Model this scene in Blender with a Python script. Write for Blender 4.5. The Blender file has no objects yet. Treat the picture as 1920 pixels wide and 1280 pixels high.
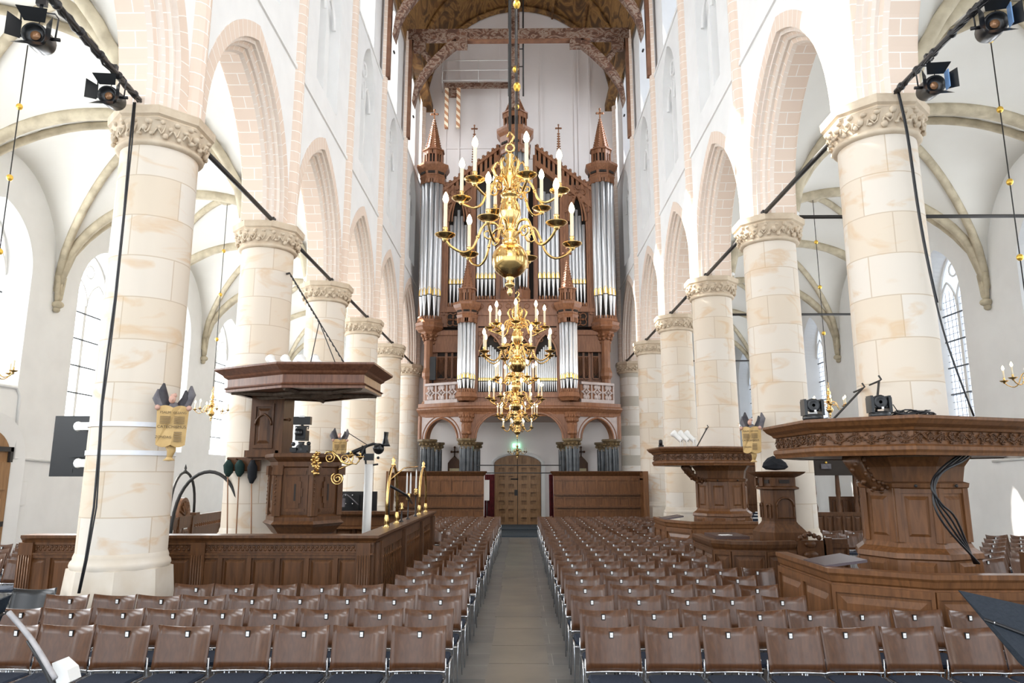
import bpy, math, random
from mathutils import Vector, Matrix
random.seed(7)
C = bpy.context.scene.collection
PI = math.pi
# ------------------------------------------------------------------ camera, sky, sun, exposure
F = 1340.0; H = 2.2; CX = 0.05
TH = math.radians(10.57); YAW = math.radians(0.68)
cam_d = bpy.data.cameras.new('camera'); cam = bpy.data.objects.new('camera', cam_d); C.objects.link(cam)
cam_d.sensor_width = 36; cam_d.lens = F/1920*36; cam_d.clip_start = .05; cam_d.clip_end = 300
cam.location = (CX, 0, H); cam.rotation_euler = (PI/2+TH, 0, YAW)
bpy.context.scene.camera = cam
vs = bpy.context.scene.view_settings
vs.view_transform = 'Standard'; vs.look = 'None'; vs.gamma = 1; vs.use_curve_mapping = False
vs.exposure = 0.30
w = bpy.data.worlds.new('sky'); bpy.context.scene.world = w; w.use_nodes = True
bg = w.node_tree.nodes['Background']; bg.inputs[0].default_value = (.86, .93, 1, 1); bg.inputs[1].default_value = 2.2
sd = bpy.data.lights.new('sun', 'SUN'); sd.energy = 28; sd.angle = math.radians(.6); sd.color = (1, .95, .86)
so = bpy.data.objects.new('sun', sd); C.objects.link(so)
so.rotation_euler = Vector((9.5, -1.6, -9.3)).to_track_quat('-Z', 'Y').to_euler()
def area_lamp(name, loc, rot, sx, sy, energy, col=(1, 1, 1)):
    d = bpy.data.lights.new(name, 'AREA'); d.shape = 'RECTANGLE'; d.size = sx; d.size_y = sy; d.energy = energy; d.color = col
    o = bpy.data.objects.new(name, d); C.objects.link(o); o.location = loc; o.rotation_euler = rot; return o
# added soft fill light behind the viewer, brightening the nave from the front
area_lamp('rear_fill_light', (0, -14, 14), (math.radians(76), 0, 0), 16, 9, 1150, (.97, .98, 1))
# daylight entering at each aisle and clerestory window
for s in (-1, 1):
    for y in (-1.6, 2.8, 7.25, 11.67, 16.1, 20.5, 24.9, 29.7, 34.5):
        area_lamp('aisle_window_daylight', (s*12.2, y, 6.0), (0, s*PI/2, 0), 5.2, 1.9, (215 if s < 0 else 125)*(.6 if y < 9 else 1), (.94, .97, 1))
        if y < 31: area_lamp('clerestory_window_daylight', (s*4.62, y, 17.9), (0, s*math.radians(78), 0), 3.2, 1.8, 80, (.90, .95, 1))

def ray(px, py):
    fw = Vector((-math.sin(YAW)*math.cos(TH), math.cos(YAW)*math.cos(TH), math.sin(TH)))
    rt = Vector((math.cos(YAW), math.sin(YAW), 0)); up = rt.cross(fw)
    return fw+rt*((px-960)/F)-up*((py-640)/F)
def at(px, py, D):
    """measured point: where the sight line through the photo point meets the plane y = D"""
    r = ray(px, py); return Vector((CX, 0, H))+r*(D/r.y)
def ax(px, py, D): return at(px, py, D).x
def az(px, py, D): return at(px, py, D).z
# ------------------------------------------------------------------ mesh helper
class MB:
    def __init__(s): s.v = []; s.f = []; s.m = []; s.sm = []; s.uv = {}
    def face(s, pts, mi=0, smooth=False, uv=None):
        n = len(s.v); s.v += [tuple(p) for p in pts]; s.f.append(tuple(range(n, n+len(pts)))); s.m.append(mi); s.sm.append(smooth)
        if uv: s.uv[len(s.f)-1] = uv
    def raw(s, verts, faces, mi=0, smooth=False):
        n = len(s.v); s.v += [tuple(p) for p in verts]
        for f in faces: s.f.append(tuple(i+n for i in f)); s.m.append(mi); s.sm.append(smooth)
    def box(s, x0, x1, y0, y1, z0, z1, mi=0):
        v = [(x, y, z) for z in (z0, z1) for y in (y0, y1) for x in (x0, x1)]
        s.raw(v, [(0, 2, 3, 1), (4, 5, 7, 6), (0, 1, 5, 4), (2, 6, 7, 3), (0, 4, 6, 2), (1, 3, 7, 5)], mi)
    def obox(s, o, u, n, u0, u1, d0, d1, z0, z1, mi=0):
        """box in a wall frame: o origin, u along, n outward"""
        v = [(o[0]+u[0]*a+n[0]*d, o[1]+u[1]*a+n[1]*d, z) for z in (z0, z1) for d in (d0, d1) for a in (u0, u1)]
        s.raw(v, [(0, 2, 3, 1), (4, 5, 7, 6), (0, 1, 5, 4), (2, 6, 7, 3), (0, 4, 6, 2), (1, 3, 7, 5)], mi)
    def raised(s, o, u, n, u0, u1, z0, z1, d, b, mi=0):
        def P(a, dd, z): return (o[0]+u[0]*a+n[0]*dd, o[1]+u[1]*a+n[1]*dd, z)
        v = [P(u0, .001, z0), P(u1, .001, z0), P(u1, .001, z1), P(u0, .001, z1), P(u0+b, d, z0+b), P(u1-b, d, z0+b), P(u1-b, d, z1-b), P(u0+b, d, z1-b)]
        s.raw(v, [(4, 5, 6, 7), (0, 1, 5, 4), (1, 2, 6, 5), (2, 3, 7, 6), (3, 0, 4, 7)], mi)
    def lathe(s, prof, c=(0, 0, 0), seg=24, mi=0, smooth=True, a0=0, a1=2*PI):
        full = abs(a1-a0-2*PI) < 1e-6; k = seg if full else seg+1
        v = [(c[0]+r*math.cos(a0+(a1-a0)*i/seg), c[1]+r*math.sin(a0+(a1-a0)*i/seg), c[2]+z) for r, z in prof for i in range(k)]
        f = []
        for j in range(len(prof)-1):
            for i in range(seg):
                i2 = (i+1) % k; f.append((j*k+i, j*k+i2, (j+1)*k+i2, (j+1)*k+i))
        s.raw(v, f, mi, smooth)
    def tube(s, pts, r, seg=8, mi=0, closed=False, smooth=True, cap=True):
        pts = [Vector(p) for p in pts]; n = len(pts); rr = r if isinstance(r, (list, tuple)) else [r]*n
        vs_ = []; prev = None
        for i, p in enumerate(pts):
            if closed: t = pts[(i+1) % n]-pts[i-1]
            else: t = pts[min(i+1, n-1)]-pts[max(i-1, 0)]
            if t.length < 1e-9: t = Vector((0, 0, 1))
            t.normalize()
            if prev is None:
                a = Vector((0, 0, 1)) if abs(t.z) < .9 else Vector((1, 0, 0)); e1 = t.cross(a).normalized()
            else:
                e1 = prev-t*prev.dot(t)
                e1 = e1.normalized() if e1.length > 1e-6 else t.orthogonal().normalized()
            prev = e1; e2 = t.cross(e1)
            vs_ += [p+(e1*math.cos(2*PI*k/seg)+e2*math.sin(2*PI*k/seg))*rr[i] for k in range(seg)]
        f = []
        for i in range(n if closed else n-1):
            j = (i+1) % n
            for k in range(seg): k2 = (k+1) % seg; f.append((i*seg+k, i*seg+k2, j*seg+k2, j*seg+k))
        if cap and not closed: f.append(tuple(reversed(range(seg)))); f.append(tuple((n-1)*seg+k for k in range(seg)))
        s.raw(vs_, f, mi, smooth)
    def ball(s, c, r, mi=0, seg=10, rings=6, sc=(1, 1, 1)):
        v = [(c[0], c[1], c[2]-r*sc[2])]
        for j in range(1, rings):
            ph = -PI/2+PI*j/rings
            for i in range(seg):
                a = 2*PI*i/seg; v.append((c[0]+r*sc[0]*math.cos(ph)*math.cos(a), c[1]+r*sc[1]*math.cos(ph)*math.sin(a), c[2]+r*sc[2]*math.sin(ph)))
        v.append((c[0], c[1], c[2]+r*sc[2])); f = []
        for i in range(seg): f.append((0, 1+(i+1) % seg, 1+i))
        for j in range(rings-2):
            for i in range(seg): a = 1+j*seg; f.append((a+i, a+(i+1) % seg, a+seg+(i+1) % seg, a+seg+i))
        L = len(v)-1; a = 1+(rings-2)*seg
        for i in range(seg): f.append((a+i, a+(i+1) % seg, L))
        s.raw(v, f, mi, True)
    def prism(s, poly, z0, z1, mi=0, poly2=None):
        n = len(poly); p2 = poly2 or poly
        v = [(x, y, z0) for x, y in poly]+[(x, y, z1) for x, y in p2]
        f = [tuple(reversed(range(n))), tuple(range(n, 2*n))]+[(i, (i+1) % n, n+(i+1) % n, n+i) for i in range(n)]
        s.raw(v, f, mi)
    def mould(s, poly, prof, mi=0, closed=True):
        """sweep a profile [(outward offset, z)] round a convex polygon"""
        rings = [(offset(poly, d) if closed else offset_open(poly, d), z) for d, z in prof]; n = len(poly)
        v = [(x, y, z) for ring, z in rings for x, y in ring]; f = []
        for j in range(len(rings)-1):
            for i in range(n if closed else n-1): i2 = (i+1) % n; f.append((j*n+i, j*n+i2, (j+1)*n+i2, (j+1)*n+i))
        s.raw(v, f, mi)
    def build(s, name, mats, parent=None, loc=None, rot=None):
        me = bpy.data.meshes.new(name); me.from_pydata(s.v, [], s.f)
        if not isinstance(mats, (list, tuple)): mats = [mats]
        for m in mats: me.materials.append(m)
        me.polygons.foreach_set('material_index', s.m); me.polygons.foreach_set('use_smooth', s.sm)
        if s.uv:
            l = me.uv_layers.new(name='UVMap')
            for fi, uv in s.uv.items():
                for k, li in enumerate(me.polygons[fi].loop_indices): l.data[li].uv = uv[k]
        me.update(); o = bpy.data.objects.new(name, me); C.objects.link(o)
        if loc is not None: o.location = loc
        if rot is not None: o.rotation_euler = rot
        if parent is not None: o.parent = parent
        return o
def spl(pts, n=5):
    pts = [Vector(p) for p in pts]; out = []
    for i in range(len(pts)-1):
        p0, p1, p2, p3 = pts[max(i-1, 0)], pts[i], pts[i+1], pts[min(i+2, len(pts)-1)]
        for k in range(n):
            t = k/n; out.append(.5*((2*p1)+(p2-p0)*t+(2*p0-5*p1+4*p2-p3)*t*t+(3*p1-p0-3*p2+p3)*t**3))
    return out+[pts[-1]]
def offset(poly, d):
    n = len(poly); out = []
    area = sum(poly[i][0]*poly[(i+1) % n][1]-poly[(i+1) % n][0]*poly[i][1] for i in range(n)); sg = 1 if area > 0 else -1
    for i in range(n):
        p0, p1, p2 = Vector(poly[i-1]), Vector(poly[i]), Vector(poly[(i+1) % n])
        a = (p1-p0).normalized(); b = (p2-p1).normalized(); na = Vector((a.y, -a.x))*sg; nb = Vector((b.y, -b.x))*sg
        m = (na+nb); m = m/max(m.length_squared/2, .3)
        out.append((p1.x+m.x*d, p1.y+m.y*d))
    return out
def offset_open(poly, d):
    n = len(poly); out = []
    for i in range(n):
        p1 = Vector(poly[i]); ns = []
        if i > 0: a = (p1-Vector(poly[i-1])).normalized(); ns.append(Vector((a.y, -a.x)))
        if i < n-1: a = (Vector(poly[i+1])-p1).normalized(); ns.append(Vector((a.y, -a.x)))
        m = sum(ns, Vector((0, 0)))
        m = m/max(m.length_squared/2, .3) if len(ns) == 2 else m
        out.append((p1.x+m.x*d, p1.y+m.y*d))
    return out
def ngon(cx, cy, r, n=8, rot=None, apothem=False):
    if apothem: r = r/math.cos(PI/n)
    rot = PI/n if rot is None else rot
    return [(cx+r*math.cos(rot+2*PI*i/n), cy+r*math.sin(rot+2*PI*i/n)) for i in range(n)]
def empty(name, loc, label=None, cat=None, group=None, rz=0):
    o = bpy.data.objects.new(name, None); C.objects.link(o); o.location = loc; o.rotation_euler = (0, 0, rz); o.empty_display_size = .1
    return tag(o, label, cat, group)
def tag(o, label=None, cat=None, group=None, kind=None):
    if label: o['label'] = label
    if cat: o['category'] = cat
    if group: o['group'] = group
    if kind: o['kind'] = kind
    return o
def struct(o): o['kind'] = 'structure'; return o
def kids(o): return [c for c in bpy.data.objects if c.parent == o]
_tree = {}
def copy_tree(o, loc=None, rz=None, label=None, group=None):
    """copy a thing, its parts and their sub-parts (mesh data shared)"""
    if o.name not in _tree: _tree[o.name] = [(c, kids(c)) for c in kids(o)]
    r = o.copy(); C.objects.link(r)
    if loc is not None: r.location = loc
    if rz is not None: r.rotation_euler = (0, 0, rz)
    if label: r['label'] = label
    if group: r['group'] = group
    for c, gs in _tree[o.name]:
        k = c.copy(); C.objects.link(k); k.parent = r
        for g in gs: q = g.copy(); C.objects.link(q); q.parent = k
    return r
# ------------------------------------------------------------------ materials
def mat(name, col=(.5, .5, .5), rough=.5, metal=0, spec=.5, coat=0):
    m = bpy.data.materials.new(name); m.use_nodes = True; b = m.node_tree.nodes['Principled BSDF']
    b.inputs['Base Color'].default_value = (*col, 1); b.inputs['Roughness'].default_value = rough; b.inputs['Metallic'].default_value = metal
    b.inputs['Specular IOR Level'].default_value = spec; b.inputs['Coat Weight'].default_value = coat; b.inputs['Coat Roughness'].default_value = .16
    return m
def N(m, t, **kw):
    n = m.node_tree.nodes.new(t)
    for k, v in kw.items():
        if k in n.inputs.keys() if not k.startswith('_') else False: n.inputs[k].default_value = v
        else: setattr(n, k.strip('_'), v)
    return n
def L(m, a, ao, b, bi): m.node_tree.links.new(a.outputs[ao], b.inputs[bi])
def ramp(m, stops):
    r = N(m, 'ShaderNodeValToRGB'); e = r.color_ramp.elements
    while len(e) < len(stops): e.new(.5)
    for i, (p, c) in enumerate(stops): e[i].position = p; e[i].color = (*c, 1)
    return r
def coords(m, kind='Object', scale=(1, 1, 1)):
    t = N(m, 'ShaderNodeTexCoord'); mp = N(m, 'ShaderNodeMapping'); mp.inputs['Scale'].default_value = scale; L(m, t, kind, mp, 'Vector'); return mp
def bsdf(m): return m.node_tree.nodes['Principled BSDF']
def bump(m, src, out, strength=.3, dist=.02):
    b = N(m, 'ShaderNodeBump'); b.inputs['Strength'].default_value = strength; b.inputs['Distance'].default_value = dist
    L(m, src, out, b, 'Height'); L(m, b, 'Normal', bsdf(m), 'Normal')
def noisy(name, c1, c2, scale=3, rough=.8, stretch=(1, 1, 1), bumpd=.01, detail=5, metal=0, spec=.3, lo=.35, hi=.65, coat=0, kind='Object'):
    m = mat(name, c1, rough, metal, spec, coat); mp = coords(m, kind, stretch)
    n = N(m, 'ShaderNodeTexNoise'); n.inputs['Scale'].default_value = scale; n.inputs['Detail'].default_value = detail; L(m, mp, 0, n, 'Vector')
    r = ramp(m, [(lo, c1), (hi, c2)]); L(m, n, 'Fac', r, 'Fac'); L(m, r, 'Color', bsdf(m), 'Base Color')
    if bumpd: bump(m, n, 'Fac', .3, bumpd)
    return m
plaster = noisy('white_plaster', (.86, .86, .85), (.82, .82, .81), 1.5, .9, bumpd=.01)
vaultm = noisy('cream_vault_plaster', (.80, .785, .74), (.76, .74, .69), .8, .9, bumpd=.015)
westm = noisy('west_wall_plaster', (.86, .81, .79), (.82, .77, .745), .5, .9, bumpd=.01)
ribm = noisy('ochre_rib_stone', (.60, .53, .39), (.42, .36, .26), 4, .85, bumpd=.03)
def wood(name, c1, c2, rough=.45, scale=2.2, coat=.15, stretch=(9, 9, 1)):
    m = mat(name, c1, rough, 0, .28, coat); mp = coords(m, 'Object', stretch)
    n = N(m, 'ShaderNodeTexNoise'); n.inputs['Scale'].default_value = scale; n.inputs['Detail'].default_value = 6; n.inputs['Distortion'].default_value = .6; L(m, mp, 0, n, 'Vector')
    r = ramp(m, [(.3, c2), (.7, c1)]); L(m, n, 'Fac', r, 'Fac'); L(m, r, 'Color', bsdf(m), 'Base Color')
    if name != 'walnut_ply': bump(m, n, 'Fac', .15, .004)
    return m
oak = wood('dark_oak', (.120, .050, .018), (.062, .025, .009))
oakl = wood('golden_oak', (.185, .078, .028), (.098, .040, .014))
organw = wood('organ_oak', (.33, .15, .075), (.19, .082, .040), .4)
doorw = wood('door_oak', (.38, .215, .10), (.25, .135, .06), .6)
canw = wood('canopy_walnut', (.19, .083, .045), (.095, .038, .022), .35)
chairw = wood('walnut_ply', (.100, .040, .0155), (.064, .024, .009), .42, 3, .5, (12, 12, .6)); chairw.node_tree.nodes['Principled BSDF'].inputs['Coat Roughness'].default_value = .17
whitew = noisy('grey_painted_wood', (.58, .50, .48), (.50, .43, .41), 6, .5)
fabric = noisy('navy_seat_fabric', (.022, .03, .05), (.014, .02, .034), 60, .9, bumpd=.003)
chrome = mat('chrome', (.75, .77, .8), .15, 1)
blackm = mat('black_metal', (.012, .012, .014), .4, 0, .5)
blackp = mat('black_plastic', (.008, .009, .011), .3, 0, .5)
iron = mat('wrought_iron', (.035, .033, .032), .55, .3)
brass = noisy('polished_brass', (.76, .52, .22), (.58, .38, .14), 3, .16, bumpd=0, metal=1)
gold = mat('gilding', (.85, .55, .10), .3, .8)
steelp = mat('organ_pipe_tin', (.80, .82, .84), .34, .72)
wax = mat('candle_sleeve', (.66, .60, .46), .6)
whitep = mat('white_enamel', (.8, .8, .78), .4)
marble = noisy('black_marble', (.03, .036, .042), (.06, .068, .078), 4, .15, bumpd=0, spec=.6)
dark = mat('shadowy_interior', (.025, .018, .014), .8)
redcloth = noisy('dark_red_curtain', (.10, .012, .016), (.06, .008, .01), 5, .9)
blackcloth = noisy('black_cloth', (.012, .013, .016), (.02, .022, .026), 5, .95, bumpd=.02)
greencloth = noisy('dark_green_velvet', (.012, .03, .027), (.02, .045, .04), 8, .95)
paper = mat('white_paper', (.85, .85, .84), .7)
bluegel = mat('blue_colour_gel', (.16, .30, .55), .4)
figurem = noisy('bronze_figure_paint', (.16, .15, .16), (.09, .085, .10), 8, .5)
fleshm = mat('faded_flesh_paint', (.55, .33, .26), .6)
boardm = noisy('ochre_board_paint', (.58, .40, .18), (.50, .33, .13), 6, .6)
ink = mat('black_lettering', (.05, .035, .02), .7)
emb = {}
def emis(name, col, st):
    m = bpy.data.materials.new(name); m.use_nodes = True; nt = m.node_tree; nt.nodes.clear()
    e = nt.nodes.new('ShaderNodeEmission'); o = nt.nodes.new('ShaderNodeOutputMaterial'); e.inputs[0].default_value = (*col, 1); e.inputs[1].default_value = st
    nt.links.new(e.outputs[0], o.inputs[0]); return m
bulbm = emis('glowing_bulb', (1, .80, .50), 13)
exitm = emis('exit_sign_light', (.35, 1, .6), 2.2)
lensm = mat('warm_glass_lens', (.30, .15, .07), .12, .3)
# glazing: obscured daylit glass, passes part of the light
def glass(name, col, st, tr, grid=None):
    m = bpy.data.materials.new(name); m.use_nodes = True; nt = m.node_tree; nt.nodes.clear()
    o = nt.nodes.new('ShaderNodeOutputMaterial'); e = nt.nodes.new('ShaderNodeEmission'); t = nt.nodes.new('ShaderNodeBsdfTransparent'); mx = nt.nodes.new('ShaderNodeMixShader')
    e.inputs[0].default_value = (*col, 1); e.inputs[1].default_value = st; mx.inputs[0].default_value = tr
    nt.links.new(e.outputs[0], mx.inputs[1]); nt.links.new(t.outputs[0], mx.inputs[2]); nt.links.new(mx.outputs[0], o.inputs[0]); return m
glL = glass('leaded_glass_sunny', (.93, .97, 1), 7.0, .35)
glR = glass('leaded_glass_shaded', (.66, .77, .95), 1.6, .2)
glC = glass('clerestory_glass', (.93, .97, 1), 3.0, .75)
lead = mat('lead_came', (.10, .11, .12), .6)
# stone drums of the pillars
def drum(name, bands=False):
    m = mat(name, (.7, .6, .5), .75, 0, .25); t = N(m, 'ShaderNodeTexCoord'); sp = N(m, 'ShaderNodeSeparateXYZ'); L(m, t, 'Object', sp, 0)
    at2 = N(m, 'ShaderNodeMath', _operation='ARCTAN2'); L(m, sp, 'Y', at2, 0); L(m, sp, 'X', at2, 1)
    mu = N(m, 'ShaderNodeMath', _operation='MULTIPLY'); L(m, at2, 0, mu, 0); mu.inputs[1].default_value = .52
    info = N(m, 'ShaderNodeObjectInfo'); rnd = N(m, 'ShaderNodeMath', _operation='MULTIPLY'); L(m, info, 'Random', rnd, 0); rnd.inputs[1].default_value = 9
    nz = N(m, 'ShaderNodeTexNoise'); nz.inputs['Scale'].default_value = .8; L(m, t, 'Object', nz, 'Vector')
    add = N(m, 'ShaderNodeMath', _operation='ADD'); L(m, mu, 0, add, 0); L(m, rnd, 0, add, 1)
    cb = N(m, 'ShaderNodeCombineXYZ'); L(m, add, 0, cb, 'X'); L(m, sp, 'Z', cb, 'Y')
    br = N(m, 'ShaderNodeTexBrick'); br.offset = .37; br.inputs['Scale'].default_value = 1; br.inputs['Brick Width'].default_value = .95; br.inputs['Row Height'].default_value = .56
    br.inputs['Mortar Size'].default_value = .009; br.inputs['Mortar Smooth'].default_value = .4; br.inputs['Color1'].default_value = (.71, .655, .585, 1); br.inputs['Color2'].default_value = (.68, .58, .46, 1) if not bands else (.78, .74, .68, 1)
    br.inputs['Mortar'].default_value = (.55, .45, .34, 1); L(m, cb, 0, br, 'Vector')
    cb2 = N(m, 'ShaderNodeCombineXYZ'); L(m, add, 0, cb2, 'X'); mz = N(m, 'ShaderNodeMath', _operation='MULTIPLY'); L(m, sp, 'Z', mz, 0); mz.inputs[1].default_value = 2.2; L(m, mz, 0, cb2, 'Y'); L(m, rnd, 0, cb2, 'Z')
    st = N(m, 'ShaderNodeTexNoise'); st.inputs['Scale'].default_value = 1.1; st.inputs['Detail'].default_value = 6; st.inputs['Distortion'].default_value = 1.6; L(m, cb2, 0, st, 'Vector')
    r = ramp(m, [(.55, (0, 0, 0)), (.68, (.5, .5, .5)), (.76, (.15, .15, .15))]); L(m, st, 'Fac', r, 'Fac')
    mx = N(m, 'ShaderNodeMixRGB'); L(m, r, 'Color', mx, 'Fac'); L(m, br, 'Color', mx, 'Color1'); mx.inputs['Color2'].default_value = (.62, .40, .20, 1)
    last = mx
    if bands:
        wv = N(m, 'ShaderNodeMath', _operation='WRAP'); L(m, sp, 'Z', wv, 0); wv.inputs[1].default_value = 1.3; wv.inputs[2].default_value = 0
        gt = N(m, 'ShaderNodeMath', _operation='LESS_THAN'); L(m, wv, 0, gt, 0); gt.inputs[1].default_value = .45
        m2 = N(m, 'ShaderNodeMixRGB'); L(m, gt, 0, m2, 'Fac'); L(m, mx, 'Color', m2, 'Color1'); m2.inputs['Color2'].default_value = (.50, .46, .39, 1); last = m2
    L(m, last, 'Color', bsdf(m), 'Base Color'); bump(m, br, 'Fac', -.25, .01); return m
stone = drum('sandstone_drums'); stoneb = drum('banded_sandstone', True)
capm = noisy('carved_limestone', (.66, .56, .43), (.56, .45, .33), 5, .8, bumpd=.02)
plinthm = noisy('plinth_stone', (.68, .62, .54), (.60, .52, .42), 2.5, .8, bumpd=.015)
def brickuv(name, c1, c2, mortar, bw, rh, rough=.85):
    m = mat(name, c1, rough, 0, .25); t = N(m, 'ShaderNodeTexCoord'); br = N(m, 'ShaderNodeTexBrick'); br.offset = .5
    br.inputs['Scale'].default_value = 1; br.inputs['Brick Width'].default_value = bw; br.inputs['Row Height'].default_value = rh
    br.inputs['Mortar Size'].default_value = .009; br.inputs['Mortar Smooth'].default_value = .3
    br.inputs['Color1'].default_value = (*c1, 1); br.inputs['Color2'].default_value = (*c2, 1); br.inputs['Mortar'].default_value = (*mortar, 1)
    L(m, t, 'UV', br, 'Vector'); L(m, br, 'Color', bsdf(m), 'Base Color'); return m
archm = brickuv('pink_arch_ashlar', (.78, .645, .54), (.76, .62, .515), (.90, .86, .81), .60, .225)
archp = brickuv('pale_arch_moulding', (.80, .71, .63), (.79, .69, .61), (.86, .81, .76), 3.0, .225)
# floor
def floorm():
    m = mat('slate_floor', (.2, .2, .2), .4, 0, .45); mp = coords(m, 'Object'); br = N(m, 'ShaderNodeTexBrick'); br.offset = .4
    br.inputs['Scale'].default_value = 1; br.inputs['Brick Width'].default_value = .72; br.inputs['Row Height'].default_value = .56; br.inputs['Mortar Size'].default_value = .005
    br.inputs['Color1'].default_value = (.15, .155, .158, 1); br.inputs['Color2'].default_value = (.10, .108, .118, 1); br.inputs['Mortar'].default_value = (.27, .27, .27, 1)
    L(m, mp, 0, br, 'Vector'); n = N(m, 'ShaderNodeTexNoise'); n.inputs['Scale'].default_value = 2.5; n.inputs['Detail'].default_value = 8; L(m, mp, 0, n, 'Vector')
    r = ramp(m, [(.3, (.75, .75, .75)), (.75, (1.25, 1.22, 1.18))]); L(m, n, 'Fac', r, 'Fac'); mx = N(m, 'ShaderNodeMixRGB', _blend_type='MULTIPLY'); mx.inputs['Fac'].default_value = 1
    L(m, br, 'Color', mx, 'Color1'); L(m, r, 'Color', mx, 'Color2'); L(m, mx, 'Color', bsdf(m), 'Base Color'); bump(m, n, 'Fac', .1, .004); return m
slate = floorm()
slab = noisy('worn_aisle_slab', (.17, .160, .148), (.11, .112, .112), 1.3, .33, bumpd=.003, detail=8)
# painted barrel vault and beams
def painted(name, base, c2, c3, sc, st=(1, 1, 1)):
    m = mat(name, base, .65, 0, .3); mp = coords(m, 'Object', st); n = N(m, 'ShaderNodeTexNoise'); n.inputs['Scale'].default_value = sc; n.inputs['Detail'].default_value = 3; n.inputs['Distortion'].default_value = 2.5
    L(m, mp, 0, n, 'Vector'); r = ramp(m, [(.36, base), (.47, c2), (.53, base), (.62, c3)]); L(m, n, 'Fac', r, 'Fac'); L(m, r, 'Color', bsdf(m), 'Base Color'); return m
barrelm = painted('painted_vault_boards', (.20, .10, .035), (.33, .18, .06), (.10, .055, .025), .9, (1.3, .5, 1.3))
beamm = painted('painted_beam_scrollwork', (.15, .07, .042), (.27, .21, .165), (.085, .042, .028), 2.0, (1, 1, 1.7))
redw = noisy('red_brown_beam', (.24, .115, .065), (.17, .08, .046), 4, .6)
stripem = mat('barber_stripes', (.5, .3, .2), .6)
_mp = coords(stripem, 'Object', (0, 0, 1)); _s = N(stripem, 'ShaderNodeTexCoord'); _sp = N(stripem, 'ShaderNodeSeparateXYZ'); L(stripem, _s, 'Object', _sp, 0)
_a = N(stripem, 'ShaderNodeMath', _operation='ADD'); L(stripem, _sp, 'X', _a, 0); L(stripem, _sp, 'Z', _a, 1); _w = N(stripem, 'ShaderNodeMath', _operation='WRAP'); L(stripem, _a, 0, _w, 0); _w.inputs[1].default_value = .36; _w.inputs[2].default_value = 0
_g = N(stripem, 'ShaderNodeMath', _operation='GREATER_THAN'); L(stripem, _w, 0, _g, 0); _g.inputs[1].default_value = .18
_m = N(stripem, 'ShaderNodeMixRGB'); L(stripem, _g, 0, _m, 'Fac'); _m.inputs['Color1'].default_value = (.78, .66, .5, 1); _m.inputs['Color2'].default_value = (.42, .2, .1, 1); L(stripem, _m, 'Color', bsdf(stripem), 'Base Color')
# ------------------------------------------------------------------ layout
DP = [5.04, 9.46, 13.88, 18.3, 22.67, 27.2, 32.25]      # pillar depths (first one behind the picture's edge)
W2 = 5.07; YW = 32.7; XA = 12.3                          # half nave between pillar axes, west wall, aisle wall
HC = {-1: 7.10, 1: 7.20}
BY = [-8.2, -3.8, .62]+DP+[36.8, 41.2]
sidew = {-1: 'left', 1: 'right'}
def archpts(a, rise, n=14):
    """pointed arch from (-a,0) over (0,rise) to (a,0)"""
    R = (a*a+rise*rise)/(2*a); t1 = math.atan2(rise, R-a) if R > a else PI/2+math.atan2(a-R, rise)
    lp = [(R-a-R*math.cos(t1*i/n), R*math.sin(t1*i/n)) for i in range(n+1)]
    return lp+[(-x, z) for x, z in reversed(lp[:-1])]
def outline(uc, a, zb, zs, rise, n=14):
    return [(uc-a, zb)]+[(uc+x, zs+z) for x, z in archpts(a, rise, n)]+[(uc+a, zb)]
def cell(mb, fn, u0, u1, z0, z1, uc, a, zb, zs, rise, n=14, mi=0):
    o = outline(uc, a, zb, zs, rise, n)
    def q(a0, b0, a1, b1):
        if a1-a0 > 1e-4 and b1-b0 > 1e-4: mb.face([fn(a0, b0), fn(a1, b0), fn(a1, b1), fn(a0, b1)], mi)
    q(u0, z0, uc-a, z1); q(uc+a, z0, u1, z1); q(uc-a, z0, uc+a, zb)
    for (ua, za), (ub, zb_) in zip(o[1:-1], o[2:-1]): mb.face([fn(ua, za), fn(ub, zb_), fn(ub, z1), fn(ua, z1)], mi)
    return o
def reveal(mb, o, f1, f2, mi=0, bottom=True, uvs=None):
    pts = o+([o[0]] if bottom else []); l = 0
    for p, q in zip(pts, pts[1:]):
        dl = math.dist(p, q); uv = None
        if uvs: uv = [(uvs[0], l), (uvs[0], l+dl), (uvs[1], l+dl), (uvs[1], l)]
        mb.face([f1(*p), f1(*q), f2(*q), f2(*p)], mi, uv=uv); l += dl
# ---- floor
m = MB(); m.box(-12.6, 12.6, -9, 42, -.3, 0); struct(m.build('floor', slate))
m = MB(); y = 4.0
rs = random.Random(3)
while y < 26.3:
    h = rs.uniform(.85, 1.25); m.box(-.34+rs.uniform(-.02, .02), .36+rs.uniform(-.02, .02), y, min(y+h, 26.4)-.012, 0, .006); y += h
tag(m.build('aisle_paving', slab), 'row of worn pale stone slabs down the centre aisle', 'paving')
m = MB(); m.box(-.78, .80, 26.5, 31.9, 0, .05); m.box(-.78, .80, 29.2, 31.9, .05, .09)
tag(m.build('door_mat', noisy('blue_grey_matting', (.05, .065, .08), (.035, .045, .055), 30, .95)), 'long blue-grey entrance mat in front of the far oak door', 'mat')
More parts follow.
